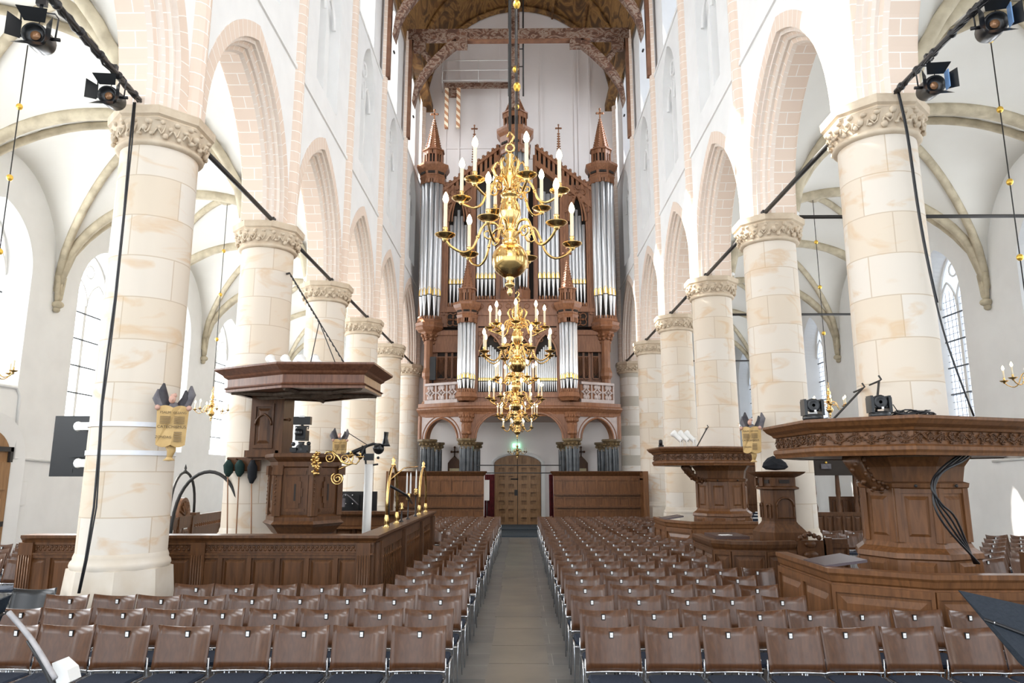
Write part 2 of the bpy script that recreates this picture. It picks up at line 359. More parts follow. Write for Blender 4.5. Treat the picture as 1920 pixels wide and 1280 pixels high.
# ---- nave arcade walls
XF = 4.68; XB = 5.50
for s in (-1, 1):
    hc = HC[s]; zt = 10.65; m = MB()
    fF = lambda u, z: (s*XF, u, z); fB = lambda u, z: (s*XB, u, z)
    for i in range(len(BY)-1):
        y0, y1 = BY[i], BY[i+1]
        if y1 > 33: break
        yc = (y0+y1)/2; a = (y1-y0)/2-.50; rise = 2.45*(y1-y0)/4.42
        cell(m, fF, y0, y1, hc, zt, yc, a+.34, hc, hc+.25, rise+.42)
        cell(m, fB, y0, y1, hc, zt, yc, a+.05, hc, hc+.25, rise+.06)
        # moulded archivolt: brick band, two hollow rolls, wide soffit
        prof = [(.34, -.0), (.34, -.015), (.10, -.015), (.10, .06), (.04, .06), (.04, .12), (.0, .15), (-.03, .19), (-.03, .24), (-.09, .27), (-.12, .34), (-.12, .72), (-.04, .72), (-.04, .78), (.05, .82)]
        am = MB(); pu = 0
        for (o0, d0), (o1, d1) in zip(prof, prof[1:]):
            A = outline(yc, a+o0, hc, hc+.25, rise+o0*1.25); B = outline(yc, a+o1, hc, hc+.25, rise+o1*1.25); l = 0; w_ = math.hypot(o1-o0, d1-d0)
            mi = 0 if w_ > .2 or abs(d0-.72) < .1 else 1
            if .05 < d0 < .3: mi = 1 if int(d0*50) % 2 else 0
            for k in range(len(A)-1):
                dl = math.dist(A[k], A[k+1])
                am.face([(s*(XF+d0), *A[k]), (s*(XF+d0), *A[k+1]), (s*(XF+d1), *B[k+1]), (s*(XF+d1), *B[k])], mi, uv=[(pu, l), (pu, l+dl), (pu+w_, l+dl), (pu+w_, l)]); l += dl
            pu += w_
        struct(am.build('trim_arcade_%s_%d' % (sidew[s], i), [archm, archp]))
    # pier blocks between arches, above the capitals, are the cell strips; zone above the string course
    y_end = YW+.5
    for i in range(len(BY)-1):
        y0, y1 = BY[i], BY[i+1]
        if y1 > 33: break
        yc = (y0+y1)/2; a = .92
        o = cell(m, fF, y0, y1, zt, 15.65, yc, a, 11.3, 14.0, 1.45)
        fr = lambda u, z: (s*(XF+.28), u, z); reveal(m, o, fF, fr)
        m.face([fr(*p) for p in o], 0)
        # blind tracery bars
        for du, zz in ((0, 14.3),): m.box(min(s*(XF+.1), s*(XF+.28)), max(s*(XF+.1), s*(XF+.28)), yc-.05, yc+.05, 11.3, zz)
        for du in (-.46, .46):
            pts = [(s*(XF+.16), yc+du+x, 13.7+z) for x, z in archpts(.42, .62, 7)]; m.tube(pts, .05, 5, smooth=False)
        pts = [(s*(XF+.16), yc+.22*math.cos(t*PI/6), 14.72+.22*math.sin(t*PI/6)) for t in range(12)]; m.tube(pts, .045, 5, closed=True, smooth=False)
        # clerestory
        xo = XF+.12; f2 = lambda u, z: (s*xo, u, z); a = 1.0; zc = 16.0
        m.face([fF(y0, 15.65), fF(y1, 15.65), f2(y1, 15.72), f2(y0, 15.72)], 0)
        o = cell(m, f2, y0, y1, 15.72, 20.7, yc, a, zc, 18.4, 1.5)
        f3 = lambda u, z: (s*(xo+.62), u, z); oo = [(yc+(u-yc)*.9, z+(.35 if z < zc+.01 else -.03)) for u, z in o]
        pts = o+[o[0]]; p3 = oo+[oo[0]]
        for k in range(len(pts)-1): m.face([f2(*pts[k]), f2(*pts[k+1]), f3(*p3[k+1]), f3(*p3[k])], 0)
        wn = MB(); wn.face([f3(*p) for p in oo], 0)
        wo = struct(wn.build('window_clerestory_%s_%d' % (sidew[s], i), glC if s < 0 else glR))
        fr_ = MB(); 
        for du in (-.3, .3): fr_.box(min(s*(xo+.5), s*(xo+.6)), max(s*(xo+.5), s*(xo+.6)), yc+du-.03, yc+du+.03, zc+.3, 19)
        z = zc+.9
        while z < 19.3: fr_.box(min(s*(xo+.5), s*(xo+.55)), max(s*(xo+.5), s*(xo+.55)), yc-.88, yc+.88, z-.015, z+.015); z += .55
        fr_.build('glazing_bars', plaster, wo)
    # back (aisle side) above arches and outer skin of the clerestory
    m.face([fB(BY[0], zt), fB(y_end, zt), fB(y_end, 12.6), fB(BY[0], 12.6)])
    m.face([(s*XF, DP[-1], 0), (s*XF, YW+.1, 0), (s*XF, YW+.1, 20.7), (s*XF, DP[-1], 20.7)])
    m.face([(s*XB, DP[-1], 0), (s*XB, YW+.1, 0), (s*XB, YW+.1, 12), (s*XB, DP[-1], 12)])
    struct(m.build('wall_nave_'+sidew[s], plaster))
    t = MB()
    t.box(min(s*(XF-.04), s*XF), max(s*(XF-.04), s*XF), BY[0], YW, 10.62, 10.72); t.box(min(s*(XF-.03), s*XF), max(s*(XF-.03), s*XF), BY[0], YW, 15.6, 15.7)
    struct(t.build('trim_string_course_'+sidew[s], plaster))
    # wall shafts, bonded pink ashlar
    for i, y in enumerate(DP[1:], 1):
        t = MB(); n = 6; zt_ = 20.6 if i < 3 else 15.5
        for k in range(n):
            a0 = PI/2+PI*k/n; a1 = PI/2+PI*(k+1)/n; r = .17
            p = lambda a_: (s*(XF+.02)+s*r*math.cos(a_)*1.0, y+r*math.sin(a_))
            A, B = p(a0), p(a1); u0, u1 = k*.09, (k+1)*.09
            t.face([(*A, hc), (*B, hc), (*B, 20.5), (*A, 20.5)], 0, True, uv=[(u0, hc), (u1, hc), (u1, 20.5), (u0, 20.5)])
        # pier stone between the arches just above the capital
        struct(t.build('trim_wall_shaft_%s_%d' % (sidew[s], i), archm))
# ---- pillars
def pillar(s, i, y):
    hc = HC[s]; top = hc
    ords = ['first', 'nearest', 'second', 'third', 'fourth', 'fifth', 'last']
    lab = {('L', 1): 'nearest left round stone pillar with straps, screen and psalm board', ('L', 2): 'second left round stone pillar carrying the wooden pulpit', ('R', 1): 'nearest right round stone pillar rising out of the big oak canopy',
           ('R', 2): 'second right round stone pillar beside the tall oak cabinet', ('R', 3): 'third right stone pillar rising from the smaller carved oak canopy', ('R', 6): 'last right half pillar with grey and white bands beside the organ'}
    k = ('L' if s < 0 else 'R', i)
    l = lab.get(k, '%s round sandstone pillar of the %s arcade with carved leaf capital' % (ords[i], sidew[s]))
    root = empty('stone_pillar', (s*W2, y, 0), l, 'pillar', 'round sandstone pillars of the nave arcade')
    r = .515; zc = top-.50
    m = MB(); m.lathe([(r+.015, 1.15), (r+.01, 2), (r, 4), (r-.012, zc)], seg=40); m.build('shaft', stoneb if (s > 0 and i == 6) else stone, root)
    if (s, i) not in ((1, 1), (1, 3)):
     m = MB(); o8 = ngon(0, 0, .565, 8, apothem=True); o8b = ngon(0, 0, .615, 8, apothem=True)
     m.prism(o8b, 0, .5, 0); m.prism(o8b, .5, 1.05, 0, poly2=o8)
     m.lathe([(.57, 1.05), (.585, 1.09), (.575, 1.13), (.55, 1.16), (.55, 1.19), (.535, 1.23), (.52, 1.26)], seg=40); m.build('base', plinthm, root)
    m = MB(); m.lathe([(r-.01, zc-.01), (r+.035, zc), (r+.06, zc+.03), (r+.035, zc+.07), (r+.02, zc+.09), (r+.05, zc+.14), (r+.10, zc+.28), (r+.12, zc+.32)], seg=40)
    rr = random.Random(i*3+s)
    for q in range(64):
        a = 2*PI*q/64+rr.uniform(-.03, .03); z = zc+.12+.17*((q % 3)/2)+rr.uniform(-.02, .02); R = r+.055+.05*(z-zc)/.3
        m.ball((R*math.cos(a), R*math.sin(a), z), rr.uniform(.032, .052), 0, 6, 4, (1, 1, rr.uniform(.6, 1.1)))
    for q in range(20):
        a = 2*PI*q/20; pts = [((r+.085+.02*math.sin(t))*math.cos(a+.05*t), (r+.085)*math.sin(a+.05*t), zc+.12+.06*math.sin(t*1.4)+.02*t) for t in range(6)]; m.tube(pts, .014, 5)
    m.build('leaf_frieze', capm, root)
    m = MB(); o = ngon(0, 0, .60, 8, apothem=True)
    m.mould(o, [(-.05, zc+.29), (.0, zc+.31), (.015, zc+.335), (.0, zc+.36), (.04, zc+.385), (.05, top-.0)]); m.prism(offset(o, .05), top-.02, top, 0); m.build('abacus', capm, root)
    return root
pill = {}
for s in (-1, 1):
    for i in range(0 if False else 1, 7): pill[s, i] = pillar(s, i, DP[i])
# ---- aisle walls, windows
for s in (-1, 1):
    m = MB(); fo = lambda u, z: (s*XA, u, z)
    for i in range(len(BY)-1):
        y0, y1 = BY[i], BY[i+1]; yc = (y0+y1)/2; near = (s < 0 and i == 5)
        zb = 4.35 if i == 5 else 3.0; a = .98 if s < 0 else .78; zs = 7.2
        o = cell(m, fo, y0, y1, 0, 10.9, yc, a+.25, zb, zs, 1.55)
        fi = lambda u, z: (s*(XA+.6), u, z); oo = [(yc+(u-yc)*a/(a+.25), z+(.25 if z < zb+.01 else -.08)) for u, z in o]
        for k in range(len(o)):
            k2 = (k+1) % len(o); m.face([fo(*o[k]), fo(*o[k2]), fi(*oo[k2]), fi(*oo[k])], 0)
        wn = MB(); wn.face([fi(*p) for p in oo], 0); wo = struct(wn.build('window_aisle_%s_%d' % (sidew[s], i), glL if s < 0 else glR))
        b = MB(); X = XA+.52; xx = (min(s*X, s*(X+.07)), max(s*X, s*(X+.07)))
        b.box(*xx, yc-.06, yc+.06, zb+.2, zs+.1)
        for du in (-a/2, a/2): b.tube([(s*X, yc+du+x, zs-.1+z) for x, z in archpts(a/2, .75, 7)], .04, 5)
        b.tube([(s*X, yc+.2*math.cos(t*PI/5), zs+.95+.2*math.sin(t*PI/5)) for t in range(10)], .035, 5, closed=True); b.tube([(s*X, p[0], p[1]) for p in oo[1:-1]], .05, 5)
        b.build('mullion_tracery', whitep, wo)
        b = MB(); z = zb+.75; xx = (min(s*(X-.01), s*(X+.02)), max(s*(X-.01), s*(X+.02)))
        while z < zs: b.box(*xx, yc-a, yc+a, z-.02, z+.02); z += .78
        if s > 0:
            z = zb+.3
            while z < zs+.2: b.box(s*(X+.03), s*(X+.04), yc-a, yc+a, z-.006, z+.006); z += .2
            for k in range(-3, 4):
                if k: b.box(s*(X+.03), s*(X+.04), yc+k*a/4-.005, yc+k*a/4+.005, zb+.25, zs+.4)
        b.build('saddle_bars', lead, wo)
    m.face([(s*XA, 40.9, 0), (s*XB, 40.9, 0), (s*XB, 40.9, 11), (s*XA, 40.9, 11)])
    struct(m.build('wall_aisle_'+sidew[s], plaster))
    # niche moulding round the nearest window's raised sill
    t = MB(); y0, y1 = DP[2]+.2, DP[3]-.3
    pts = [(s*(XA-.03), y0, 4.3), (s*(XA-.03), y1-.75, 4.3), (s*(XA-.03), y1-.6, 4.12), (s*(XA-.03), y1-.55, 2.6), (s*(XA-.03), y1+.9, 2.55)]; t.tube(pts, .04, 6)
    struct(t.build('trim_niche_'+sidew[s], plaster))
# end wall of the tower bay beside the aisles is closed by the arcade walls' continuation
for s in (-1, 1):
    m = MB(); m.face([(s*XB, YW, 0), (s*XB, 41.2, 0), (s*XB, 41.2, 11), (s*XB, YW, 11)]); struct(m.build('wall_tower_'+sidew[s], plaster))
# ---- aisle vaults
def cc(x): return max(0, 1-abs(x)**2.1)**.52
def vz(u, v): return 7.05+max((2.72+.75*(1-v*v))*cc(u), (2.85+.62*(1-u*u))*cc(v))
for s in (-1, 1):
    m = MB(); rb = 0
    for i in range(len(BY)-1):
        y0, y1 = BY[i], BY[i+1]; n = 20; V = []; Fc = []
        P = lambda u, v: (s*(XB-.02+(u+1)/2*(XA+.04-XB)), y0+(v+1)/2*(y1-y0), vz(u, v))
        for a in range(n+1):
            for b in range(n+1): V.append(P(-1+2*a/n, -1+2*b/n))
        for a in range(n):
            for b in range(n): k = a*(n+1)+b; Fc.append((k, k+1, k+n+2, k+n+1))
        m.raw(V, Fc, 0, True)
        r = MB(); dn = .07
        for sg in (-1, 1):
            r.tube([(P(t, sg*t)[0], P(t, sg*t)[1], P(t, sg*t)[2]-dn) for t in [k/14 for k in range(-14, 15)]], .10, 6)
        if i > 0: r.tube([(P(t, -1)[0], P(t, -1)[1], P(t, -1)[2]-dn) for t in [k/14 for k in range(-14, 15)]], .13, 6)
        r.ball(tuple(Vector(P(0, 0))-Vector((0, 0, .12))), .22, 0, 10, 6, (1, 1, .6))
        if i > 0:
            x = s*(XA-.12); zz = 7.05
            for dy in (-.13, 0, .13): r.tube([(x+s*.02, y0+dy, zz+.35), (x+s*.03, y0+dy*.5, zz-.25), (x+s*.05, y0, zz-.35)], .06, 6)
            r.ball((x+s*.03, y0, zz-.42), .15, 0, 10, 6, (1, 1, .7)); r.ball((x+s*.05, y0, zz-.55), .09, 0, 8, 5)
        if y0 > -1: struct(r.build('trim_vault_ribs_%s_%d' % (sidew[s], i), ribm))
    struct(m.build('ceiling_aisle_'+sidew[s], vaultm))
# ---- nave barrel vault (boarded), tie beams with braces, west wall
def barrel(zs, a, h, n=28):
    pts = []
    for k in range(n+1):
        t = PI*k/n; x = -a*math.cos(t); z = zs+h*math.sin(t)**.92; pts.append((x, z))
    return pts
m = MB(); bp = barrel(20.0, XF+.02, 5.6)
ys = [BY[0]+k*(YW-BY[0])/24 for k in range(25)]; V = [(x, y, z) for y in ys for x, z in bp]; n = len(bp)
m.raw(V, [(j*n+i, j*n+i+1, (j+1)*n+i+1, (j+1)*n+i) for j in range(24) for i in range(n-1)], 0, True)
struct(m.build('ceiling_nave', barrelm))
m = MB(); bp2 = barrel(20.0, XF-.02, 5.55)
for y in (29.9, YW-.15): m.tube([(x, y, z-.1) for x, z in bp2], .14, 6, smooth=False)
for x in (-3.2, -1.7, 0, 1.7, 3.2):
    z = [zz for xx, zz in bp2 if xx >= x][0]; m.box(x-.05, x+.05, 22, YW, z-.12, z-.02)
for s in (-1, 1): m.box(min(s*4.25, s*4.66), max(s*4.25, s*4.66), 27.4, YW-.02, 19.85, 20.2)
struct(m.build('trim_vault_ribs_nave', barrelm))
m = MB(); m.face([(-XF-.1, YW, 0), (XF+.1, YW, 0), (XF+.1, YW, 26), (-XF-.1, YW, 26)]); struct(m.build('wall_west', westm))
m = MB()
for x in (-3.6, -2.95, -1.0, 1.1, 2.75, 2.95, 3.5): m.box(x-.04, x+.04, YW-.07, YW, 11, 25.0-abs(x)*.45)
m.box(-3.6, -1.1, YW-.05, YW, 17.9, 17.98); m.box(-1.4, 1.55, YW-.05, YW, 17.35, 17.42)
struct(m.build('trim_west_pilasters', westm))
for i, nm in ((3, 'painted roof wall posts nearest the viewer, only their feet below the top edge'), (4, 'painted roof brace pair on the fourth pillars, cut by the top edge'), (5, 'carved and painted tie beam spanning the nave above the organ')):
    y = DP[i]; r = empty('tie_beam', (0, y, 20.13), nm, 'beam', 'painted tie beams of the nave roof')
    if i == 3: 
        pass
    m = MB(); m.box(-4.62, 4.62, -.15, .15, 0, .47, 0); m.box(-3.0, 3.0, -.13, .13, -.06, 0, 1); m.build('beam', [beamm, redw], r)
    for s in (-1, 1):
        m = MB(); m.box(min(s*4.46, s*4.64), max(s*4.46, s*4.64), -.12, .12, -4.4, 0); m.build('wall_post', redw, r)
        m = MB(); A = []; 
        for k in range(11):
            t = k/10; A.append((s*(4.30-2.0*t**1.15), -3.05+2.95*t**.62))
        nn = len(A); wd = .46; B = [(x+s*wd*(.3+.5*(k/10)), z+wd*(.55-.1*k/10)) for k, (x, z) in enumerate(A)]
        V = [(x, y_, z) for y_ in (-.13, .13) for x, z in A+[(min(max(x, -4.4), 4.4), min(z, 0)) for x, z in B]]
        N2 = 2*nn; f = []
        for k in range(nn-1):
            f += [(k, k+1, nn+k+1, nn+k), (N2+k, N2+nn+k, N2+nn+k+1, N2+k+1), (k, N2+k, N2+k+1, k+1), (nn+k, nn+k+1, N2+nn+k+1, N2+nn+k)]
        f += [(0, nn, N2+nn, N2), (nn-1, N2+nn-1, N2+2*nn-1, 2*nn-1)]
        m.raw(V, f, 0); m.box(min(s*2.15, s*2.6), max(s*2.15, s*2.6), -.16, .16, -.34, 0); m.box(min(s*3.9, s*4.4), max(s*3.9, s*4.4), -.12, .12, -.5, 0); m.tube([(s*4.25, 0, -.15), (s*3.6, 0, -1.05)], .13, 4, smooth=False)
        m.build('curved_brace', beamm, r)
        m = MB(); m.tube([(s*4.3, -.16, -3.55), (s*4.3, -.3, -3.55)], .035, 6); m.build('bolt', iron, r)
# ---- door in the west wall
def plankdoor(cx, y, wd, hs, rise):
    m = MB(); pts = [(cx-wd, 0)]+[(cx+x, hs+z) for x, z in [(wd*-math.cos(PI*k/12), rise*math.sin(PI*k/12)) for k in range(13)]]+[(cx+wd, 0)]
    V = [(x, y, z) for x, z in pts]+[(x, y-.06, z) for x, z in pts]; k = len(pts)
    m.raw(V, [tuple(range(k)), tuple(reversed(range(k, 2*k)))]+[(i, k+i, k+(i+1) % k, (i+1) % k) for i in range(k)], 0)
    return m
YD = YW-.05
x0, x1 = ax(927, 900, YD), ax(1014, 900, YD); dc = (x0+x1)/2; dw = (x1-x0)/2; zt = az(970, 853, YD)
m = plankdoor(dc, YD, dw, zt-.42, .42)
rows = 7; rh = (zt-.55)/rows
for rI in range(rows+1):
    z = .08+rI*rh; m.box(dc-dw+.03, dc+dw-.03, YD-.18, YD-.06, z-.09, min(z+.09, zt-.2))
for x in (dc-dw+.12, dc-.47*dw-.0, dc-.09, dc+.09, dc+.47*dw, dc+dw-.12):
    m.box(x-.085, x+.085, YD-.17, YD-.06, 0, zt-.3 if abs(x-dc) > .8*dw else zt-.08)
dr = struct(m.build('door_1', doorw))
m = MB(); m.box(dc-.012, dc+.012, YD-.19, YD-.06, 0, zt-.05); m.build('meeting_bar', dark, dr)
m = MB(); m.tube([(dc-.30, YD-.21, 2.02), (dc+.02, YD-.21, 2.02)], .03, 6); m.box(dc-.14, dc+.0, YD-.21, YD-.17, 1.3, 1.55); m.tube([(dc-.1, YD-.16, 1.55), (dc-.02, YD-.2, 1.48), (dc-.1, YD-.16, 1.35)], .02, 6); m.box(dc+.0, dc+.08, YD-.12, YD-.09, 0, .3); m.build('door_lock', iron, dr)
m = MB()
for s in (-1, 1): m.box(dc+s*(dw+.10)-.09, dc+s*(dw+.10)+.09, YD-.14, YD+.02, 0, zt-.42)
pp = [(dc-(dw+.1)*math.cos(PI*k/14), zt-.42+(.52)*math.sin(PI*k/14)) for k in range(15)]; m.tube([(x, YD-.06, z) for x, z in pp], .09, 6, smooth=False)
struct(m.build('trim_door_surround', plaster))
# oak doors in the aisles (left one in view)
for s in (-1, 1):
    yl = 16.55; zt2 = 3.45; r = MB(); o = outline(yl, 1.0, 0, 2.5, .95, 10)
    V = [(s*(XA-.02), u, z) for u, z in o]; 
    if s < 0:
        dd = MB(); dd.face([(s*(XA-.03), u, z) for u, z in outline(yl, .82, 0, 2.45, .8, 10)])
        for k in range(3):
            for j in range(3): dd.box(-XA+.03, -XA+.07, yl-.75+k*.52, yl-.30+k*.52, .15+j*.85, .8+j*.85)
        d2 = struct(dd.build('door_2', doorw)); mm = MB(); mm.box(-XA+.07, -XA+.1, yl+.5, yl+.72, 1.0, 1.12); mm.box(-XA+.04, -XA+.1, yl+.1, yl+.78, 2.75, 2.86); mm.box(-XA+.04, -XA+.1, yl+.68, yl+.78, 2.5, 2.86); mm.build('iron_strap', iron, d2)
        r2 = MB(); A = outline(yl, .84, 0, 2.45, .8, 10); B = outline(yl, 1.22, 0, 2.5, 1.15, 10)
        for k in range(len(A)-1): r2.face([(-XA+.02, *A[k]), (-XA+.02, *A[k+1]), (-XA+.10, *B[k+1]), (-XA+.10, *B[k])])
        struct(r2.build('trim_door_reveal', plaster))
# ------------------------------------------------------------------ organ
def finial_cross(m, x, y, z, k=1, mi=0):
    m.box(x-.03*k, x+.03*k, y-.03*k, y+.03*k, z, z+.42*k, mi); m.box(x-.13*k, x+.13*k, y-.03*k, y+.03*k, z+.2*k, z+.27*k, mi)
    for dx, dz in ((-.14, .235), (.14, .235), (0, .44)): m.ball((x+dx*k, y, z+dz*k), .055*k, mi, 6, 4)
def spire(root, cx, cy, z0, R, hl, hs, mt, croc=12, cross=1):
    m = MB(); o = ngon(cx, cy, R, 8, apothem=True)
    m.mould(o, [(.02, z0), (.06, z0+.03), (.02, z0+.08)]); m.prism(offset(o, -.12), z0, z0+hl, 1)
    for i in range(8):
        p, q = Vector(o[i]), Vector(o[(i+1) % 8]); d = (q-p); l = d.length; u = d/l; n_ = Vector((u.y, -u.x))
        m.obox(p, u, n_, -.03, .05, -.06, .02, z0, z0+hl); m.obox(p, u, n_, l/2-.02, l/2+.02, -.04, .01, z0, z0+hl); m.obox(p, u, n_, 0, l, -.05, .01, z0+hl*.72, z0+hl)
    m.mould(o, [(-.02, z0+hl-.01), (.07, z0+hl), (.08, z0+hl+.05), (-.06, z0+hl+.08)]); m.build('lantern', [mt, dark], root)
    m = MB(); zb = z0+hl+.05; ob = offset(o, -.06); tip = [(cx+(x-cx)*.06, cy+(y-cy)*.06) for x, y in ob]; m.prism(ob, zb, zb+hs, 0, poly2=tip)
    for x, y in ob:
        for k in range(croc):
            t = k/croc; m.ball((x+(cx-x)*t*.94, y+(cy-y)*t*.94, zb+hs*t), .062*(1-.45*t)*R/.45, 0, 5, 4)
    if cross: finial_cross(m, cx, cy, zb+hs-.03, cross)
    m.build('spire', mt, root)
def pipe(root, x, y, zf, zm, zt, r):
    """tin pipe: pointed foot, gilded mouth shield, round body"""
    m = MB(); m.lathe([(r*.22, 0), (r*.95, zm-zf), (r, zm-zf+.01), (r, zt-zf-.01), (r*.6, zt-zf)], seg=14)
    w_ = r*.86; hh = r*3.1; z0 = zm-zf
    pts = [(-w_, 0), (w_, 0), (w_, hh*.55), (w_*.6, hh*.85), (0, hh), (-w_*.6, hh*.85), (-w_, hh*.55)]
    m.raw([(px, -r*1.03-.004+abs(px)*.25, z0+pz) for px, pz in pts], [tuple(range(7))], 1)
    m.box(-w_, w_, -r*1.05-.006, -r*.8, z0-.035, z0-.005, 2)
    return m.build('organ_pipe', [steelp, gold, dark], root, loc=(x, y, zf))
def pipeflat(root, xs, yf, zf, zm, ztops, gap=.93):
    n = len(xs)
    for i, x in enumerate(xs):
        d = abs(xs[1]-xs[0]) if n > 1 else .2
        pipe(root, x, yf(i) if callable(yf) else yf, zf, zm, ztops[i], d*.5*gap)
YO = 29.8
org = empty('pipe_organ', (0, YO, 0), 'tall gothic oak organ case with tin pipes and spired side towers', 'organ'); org.location = (0, 0, 0)
org.location = (0, YO, 0)
class Off: pass
def OX(px, py=450): return ax(px, py, YO)
def OZ(py, D=YO): return az(970, py, D)
m = MB()   # main body, local y relative to YO
xl, xr = OX(826), OX(1112)
zlow = OZ(655); zft = OZ(590)
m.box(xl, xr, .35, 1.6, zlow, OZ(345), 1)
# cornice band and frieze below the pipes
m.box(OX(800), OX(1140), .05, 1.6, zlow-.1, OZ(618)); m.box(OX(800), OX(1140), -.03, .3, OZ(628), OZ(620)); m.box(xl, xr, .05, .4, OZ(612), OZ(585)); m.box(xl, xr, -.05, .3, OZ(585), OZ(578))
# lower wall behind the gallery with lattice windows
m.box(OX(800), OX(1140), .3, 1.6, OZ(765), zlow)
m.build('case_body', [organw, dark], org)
# upright stiles between the pipe flats
m = MB()
for p0, p1, pt in ((829, 841, 340), (876, 892, 330), (930, 942, 290), (1000, 1008, 290), (1050, 1066, 330), (1099, 1110, 340)):
    m.box(OX(p0), OX(p1), .02, .5, OZ(590), OZ(pt)); m.box((OX(p0)+OX(p1))/2-.03, (OX(p0)+OX(p1))/2+.03, -.04, .1, OZ(590), OZ(pt+4))
m.build('stiles', organw, org)
# sloping gables with a row of lancet openings
for sg in (-1, 1):
    m = MB(); xa = OX(829 if sg < 0 else 1111); xb = OX(937 if sg < 0 else 1004); za, zb = OZ(352), OZ(272)
    n = 12
    for k in range(n):
        t0, t1 = k/n, (k+1)/n; x0_, x1_ = xa+(xb-xa)*t0, xa+(xb-xa)*t1; zz0, zz1 = za+(zb-za)*t0, za+(zb-za)*t1
        w_ = (x1_-x0_); A = x0_+w_*.28; B = x0_+w_*.72
        for (u0, u1) in ((x0_, A), (B, x1_)):
            f0 = za+(zb-za)*((u0-xa)/(xb-xa)); f1 = za+(zb-za)*((u1-xa)/(xb-xa))
            V = [(u0, yy, z) for yy in (0, .3) for z in (f0-.95, f0)]+[(u1, yy, z) for yy in (0, .3) for z in (f1-.95, f1)]
            m.raw(V, [(0, 4, 5, 1), (2, 3, 7, 6), (1, 5, 7, 3), (0, 2, 6, 4), (0, 1, 3, 2), (4, 6, 7, 5)])
        for (o0, o1) in ((-.18, .0), (-.98, -.68)):
            V = [(x0_, yy, zz0+o) for yy in (-.05, .3) for o in (o0, o1)]+[(x1_, yy, zz1+o) for yy in (-.05, .3) for o in (o0, o1)]
            m.raw(V, [(0, 4, 5, 1), (2, 3, 7, 6), (1, 5, 7, 3), (0, 2, 6, 4), (0, 1, 3, 2), (4, 6, 7, 5)])
        m.ball(((x0_+x1_)/2, .0, (zz0+zz1)/2+.06), .07, 0, 6, 4); m.box((x0_+x1_)/2-.07, (x0_+x1_)/2+.07, -.05, .1, (zz0+zz1)/2, (zz0+zz1)/2+.08)
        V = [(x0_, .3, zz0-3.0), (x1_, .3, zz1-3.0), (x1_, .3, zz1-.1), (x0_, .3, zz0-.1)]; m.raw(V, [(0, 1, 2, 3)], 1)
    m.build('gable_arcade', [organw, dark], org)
    m = MB(); xx = OX(887 if sg < 0 else 1050); zz = OZ(305); m.prism(ngon(xx, .1, .075, 4), zz-.2, zz+1.6, 0, poly2=ngon(xx, .1, .02, 4))
    for k in range(12):
        for dx in (-1, 1): m.ball((xx+dx*(.085-.005*k), .1, zz+.1+k*.12), .04, 0, 5, 4)
    finial_cross(m, xx, .1, zz+1.5, .8); m.build('pinnacle', organw, org)
# pipes of the flats
def lin(a, b, n): return [a+(b-a)*(k+.5)/n for k in range(n)]
def flat(p0, p1, n, pf, pm, ptop_mid, ptop_side, y=.12, root=None, D=YO):
    x0_, x1_ = ax(p0, 500, D), ax(p1, 500, D); xs = lin(x0_, x1_, n); c = (n-1)/2
    tops = [az(970, ptop_mid+(ptop_side-ptop_mid)*(abs(i-c)/max(c, 1))**1.3, D) for i in range(n)]
    pipeflat(root or org, xs, y, az(970, pf, D), az(970, pm, D), tops)
flat(841, 876, 5, 572, 531, 392, 420); flat(1066, 1099, 5, 572, 531, 392, 420)
flat(892, 930, 5, 560, 521, 362, 352); flat(1008, 1050, 5, 560, 521, 362, 352)
# ogee tracery over the outer flats
for p0, p1 in ((841, 876), (1066, 1099)):
    m = MB(); a0, a1 = OX(p0), OX(p1); c_ = (a0+a1)/2; hw = (a1-a0)/2; zz = OZ(415)
    for k, ww in ((0, .06), (.14, .035)):
        m.tube([(c_+x*(hw-k)/hw, -.02, zz+z) for x, z in archpts(hw, 1.25, 9)], ww, 5, smooth=False)
    for sg in (-1, 1):
        m.raw([(c_+sg*hw, .05, zz), (c_+sg*hw, .05, zz+1.7), (c_, .05, zz+1.7), (c_+sg*.1, .05, zz+1.2), (c_+sg*hw*.75, .05, zz+.7)], [(0, 1, 2, 3, 4)]); 
        m.tube([(c_+sg*(.28+.12*math.cos(t*PI/4)), 0, zz+1.35+.12*math.sin(t*PI/4)) for t in range(8)], .03, 5, closed=True)
    for k in range(5):
        m.ball((c_-.05-.11*k, -.08, zz+1.3-.22*k), .05, 0, 5, 4); m.ball((c_+.05+.11*k, -.08, zz+1.3-.22*k), .05, 0, 5, 4)
    finial_cross(m, c_, -.05, zz+1.3, .7); m.build('ogee_tracery', organw, org)
# carved toe mouldings
for p0, p1, py in ((841, 876, 575), (1066, 1099, 575), (892, 930, 562), (1008, 1050, 562)):
    m = MB(); a0, a1 = OX(p0), OX(p1); m.box(a0, a1, -.02, .3, OZ(py+8), OZ(py-1))
    for x in lin(a0, a1, 7): m.ball((x, .0, OZ(py-4)), .06, 0, 5, 4, (1, 1, 1.8))
    m.build('toe_carving', organw, org)
# frieze panels with pierced roundels
for p0, p1 in ((842, 862), (1070, 1100)):
    m = MB(); a0, a1 = OX(p0), OX(p1); zc = OZ(599); m.box(a0, a1, -.01, .08, OZ(613), OZ(586), 1); c_ = (a0+a1)/2
    for q in range(4):
        A = q*PI/2+PI/4; m.tube([(c_+.17*math.cos(A)+.15*math.cos(t*PI/4), -.03, zc+.17*math.sin(A)+.15*math.sin(t*PI/4)) for t in range(8)], .028, 5, closed=True)
    m.build('pierced_frieze', [organw, dark], org)
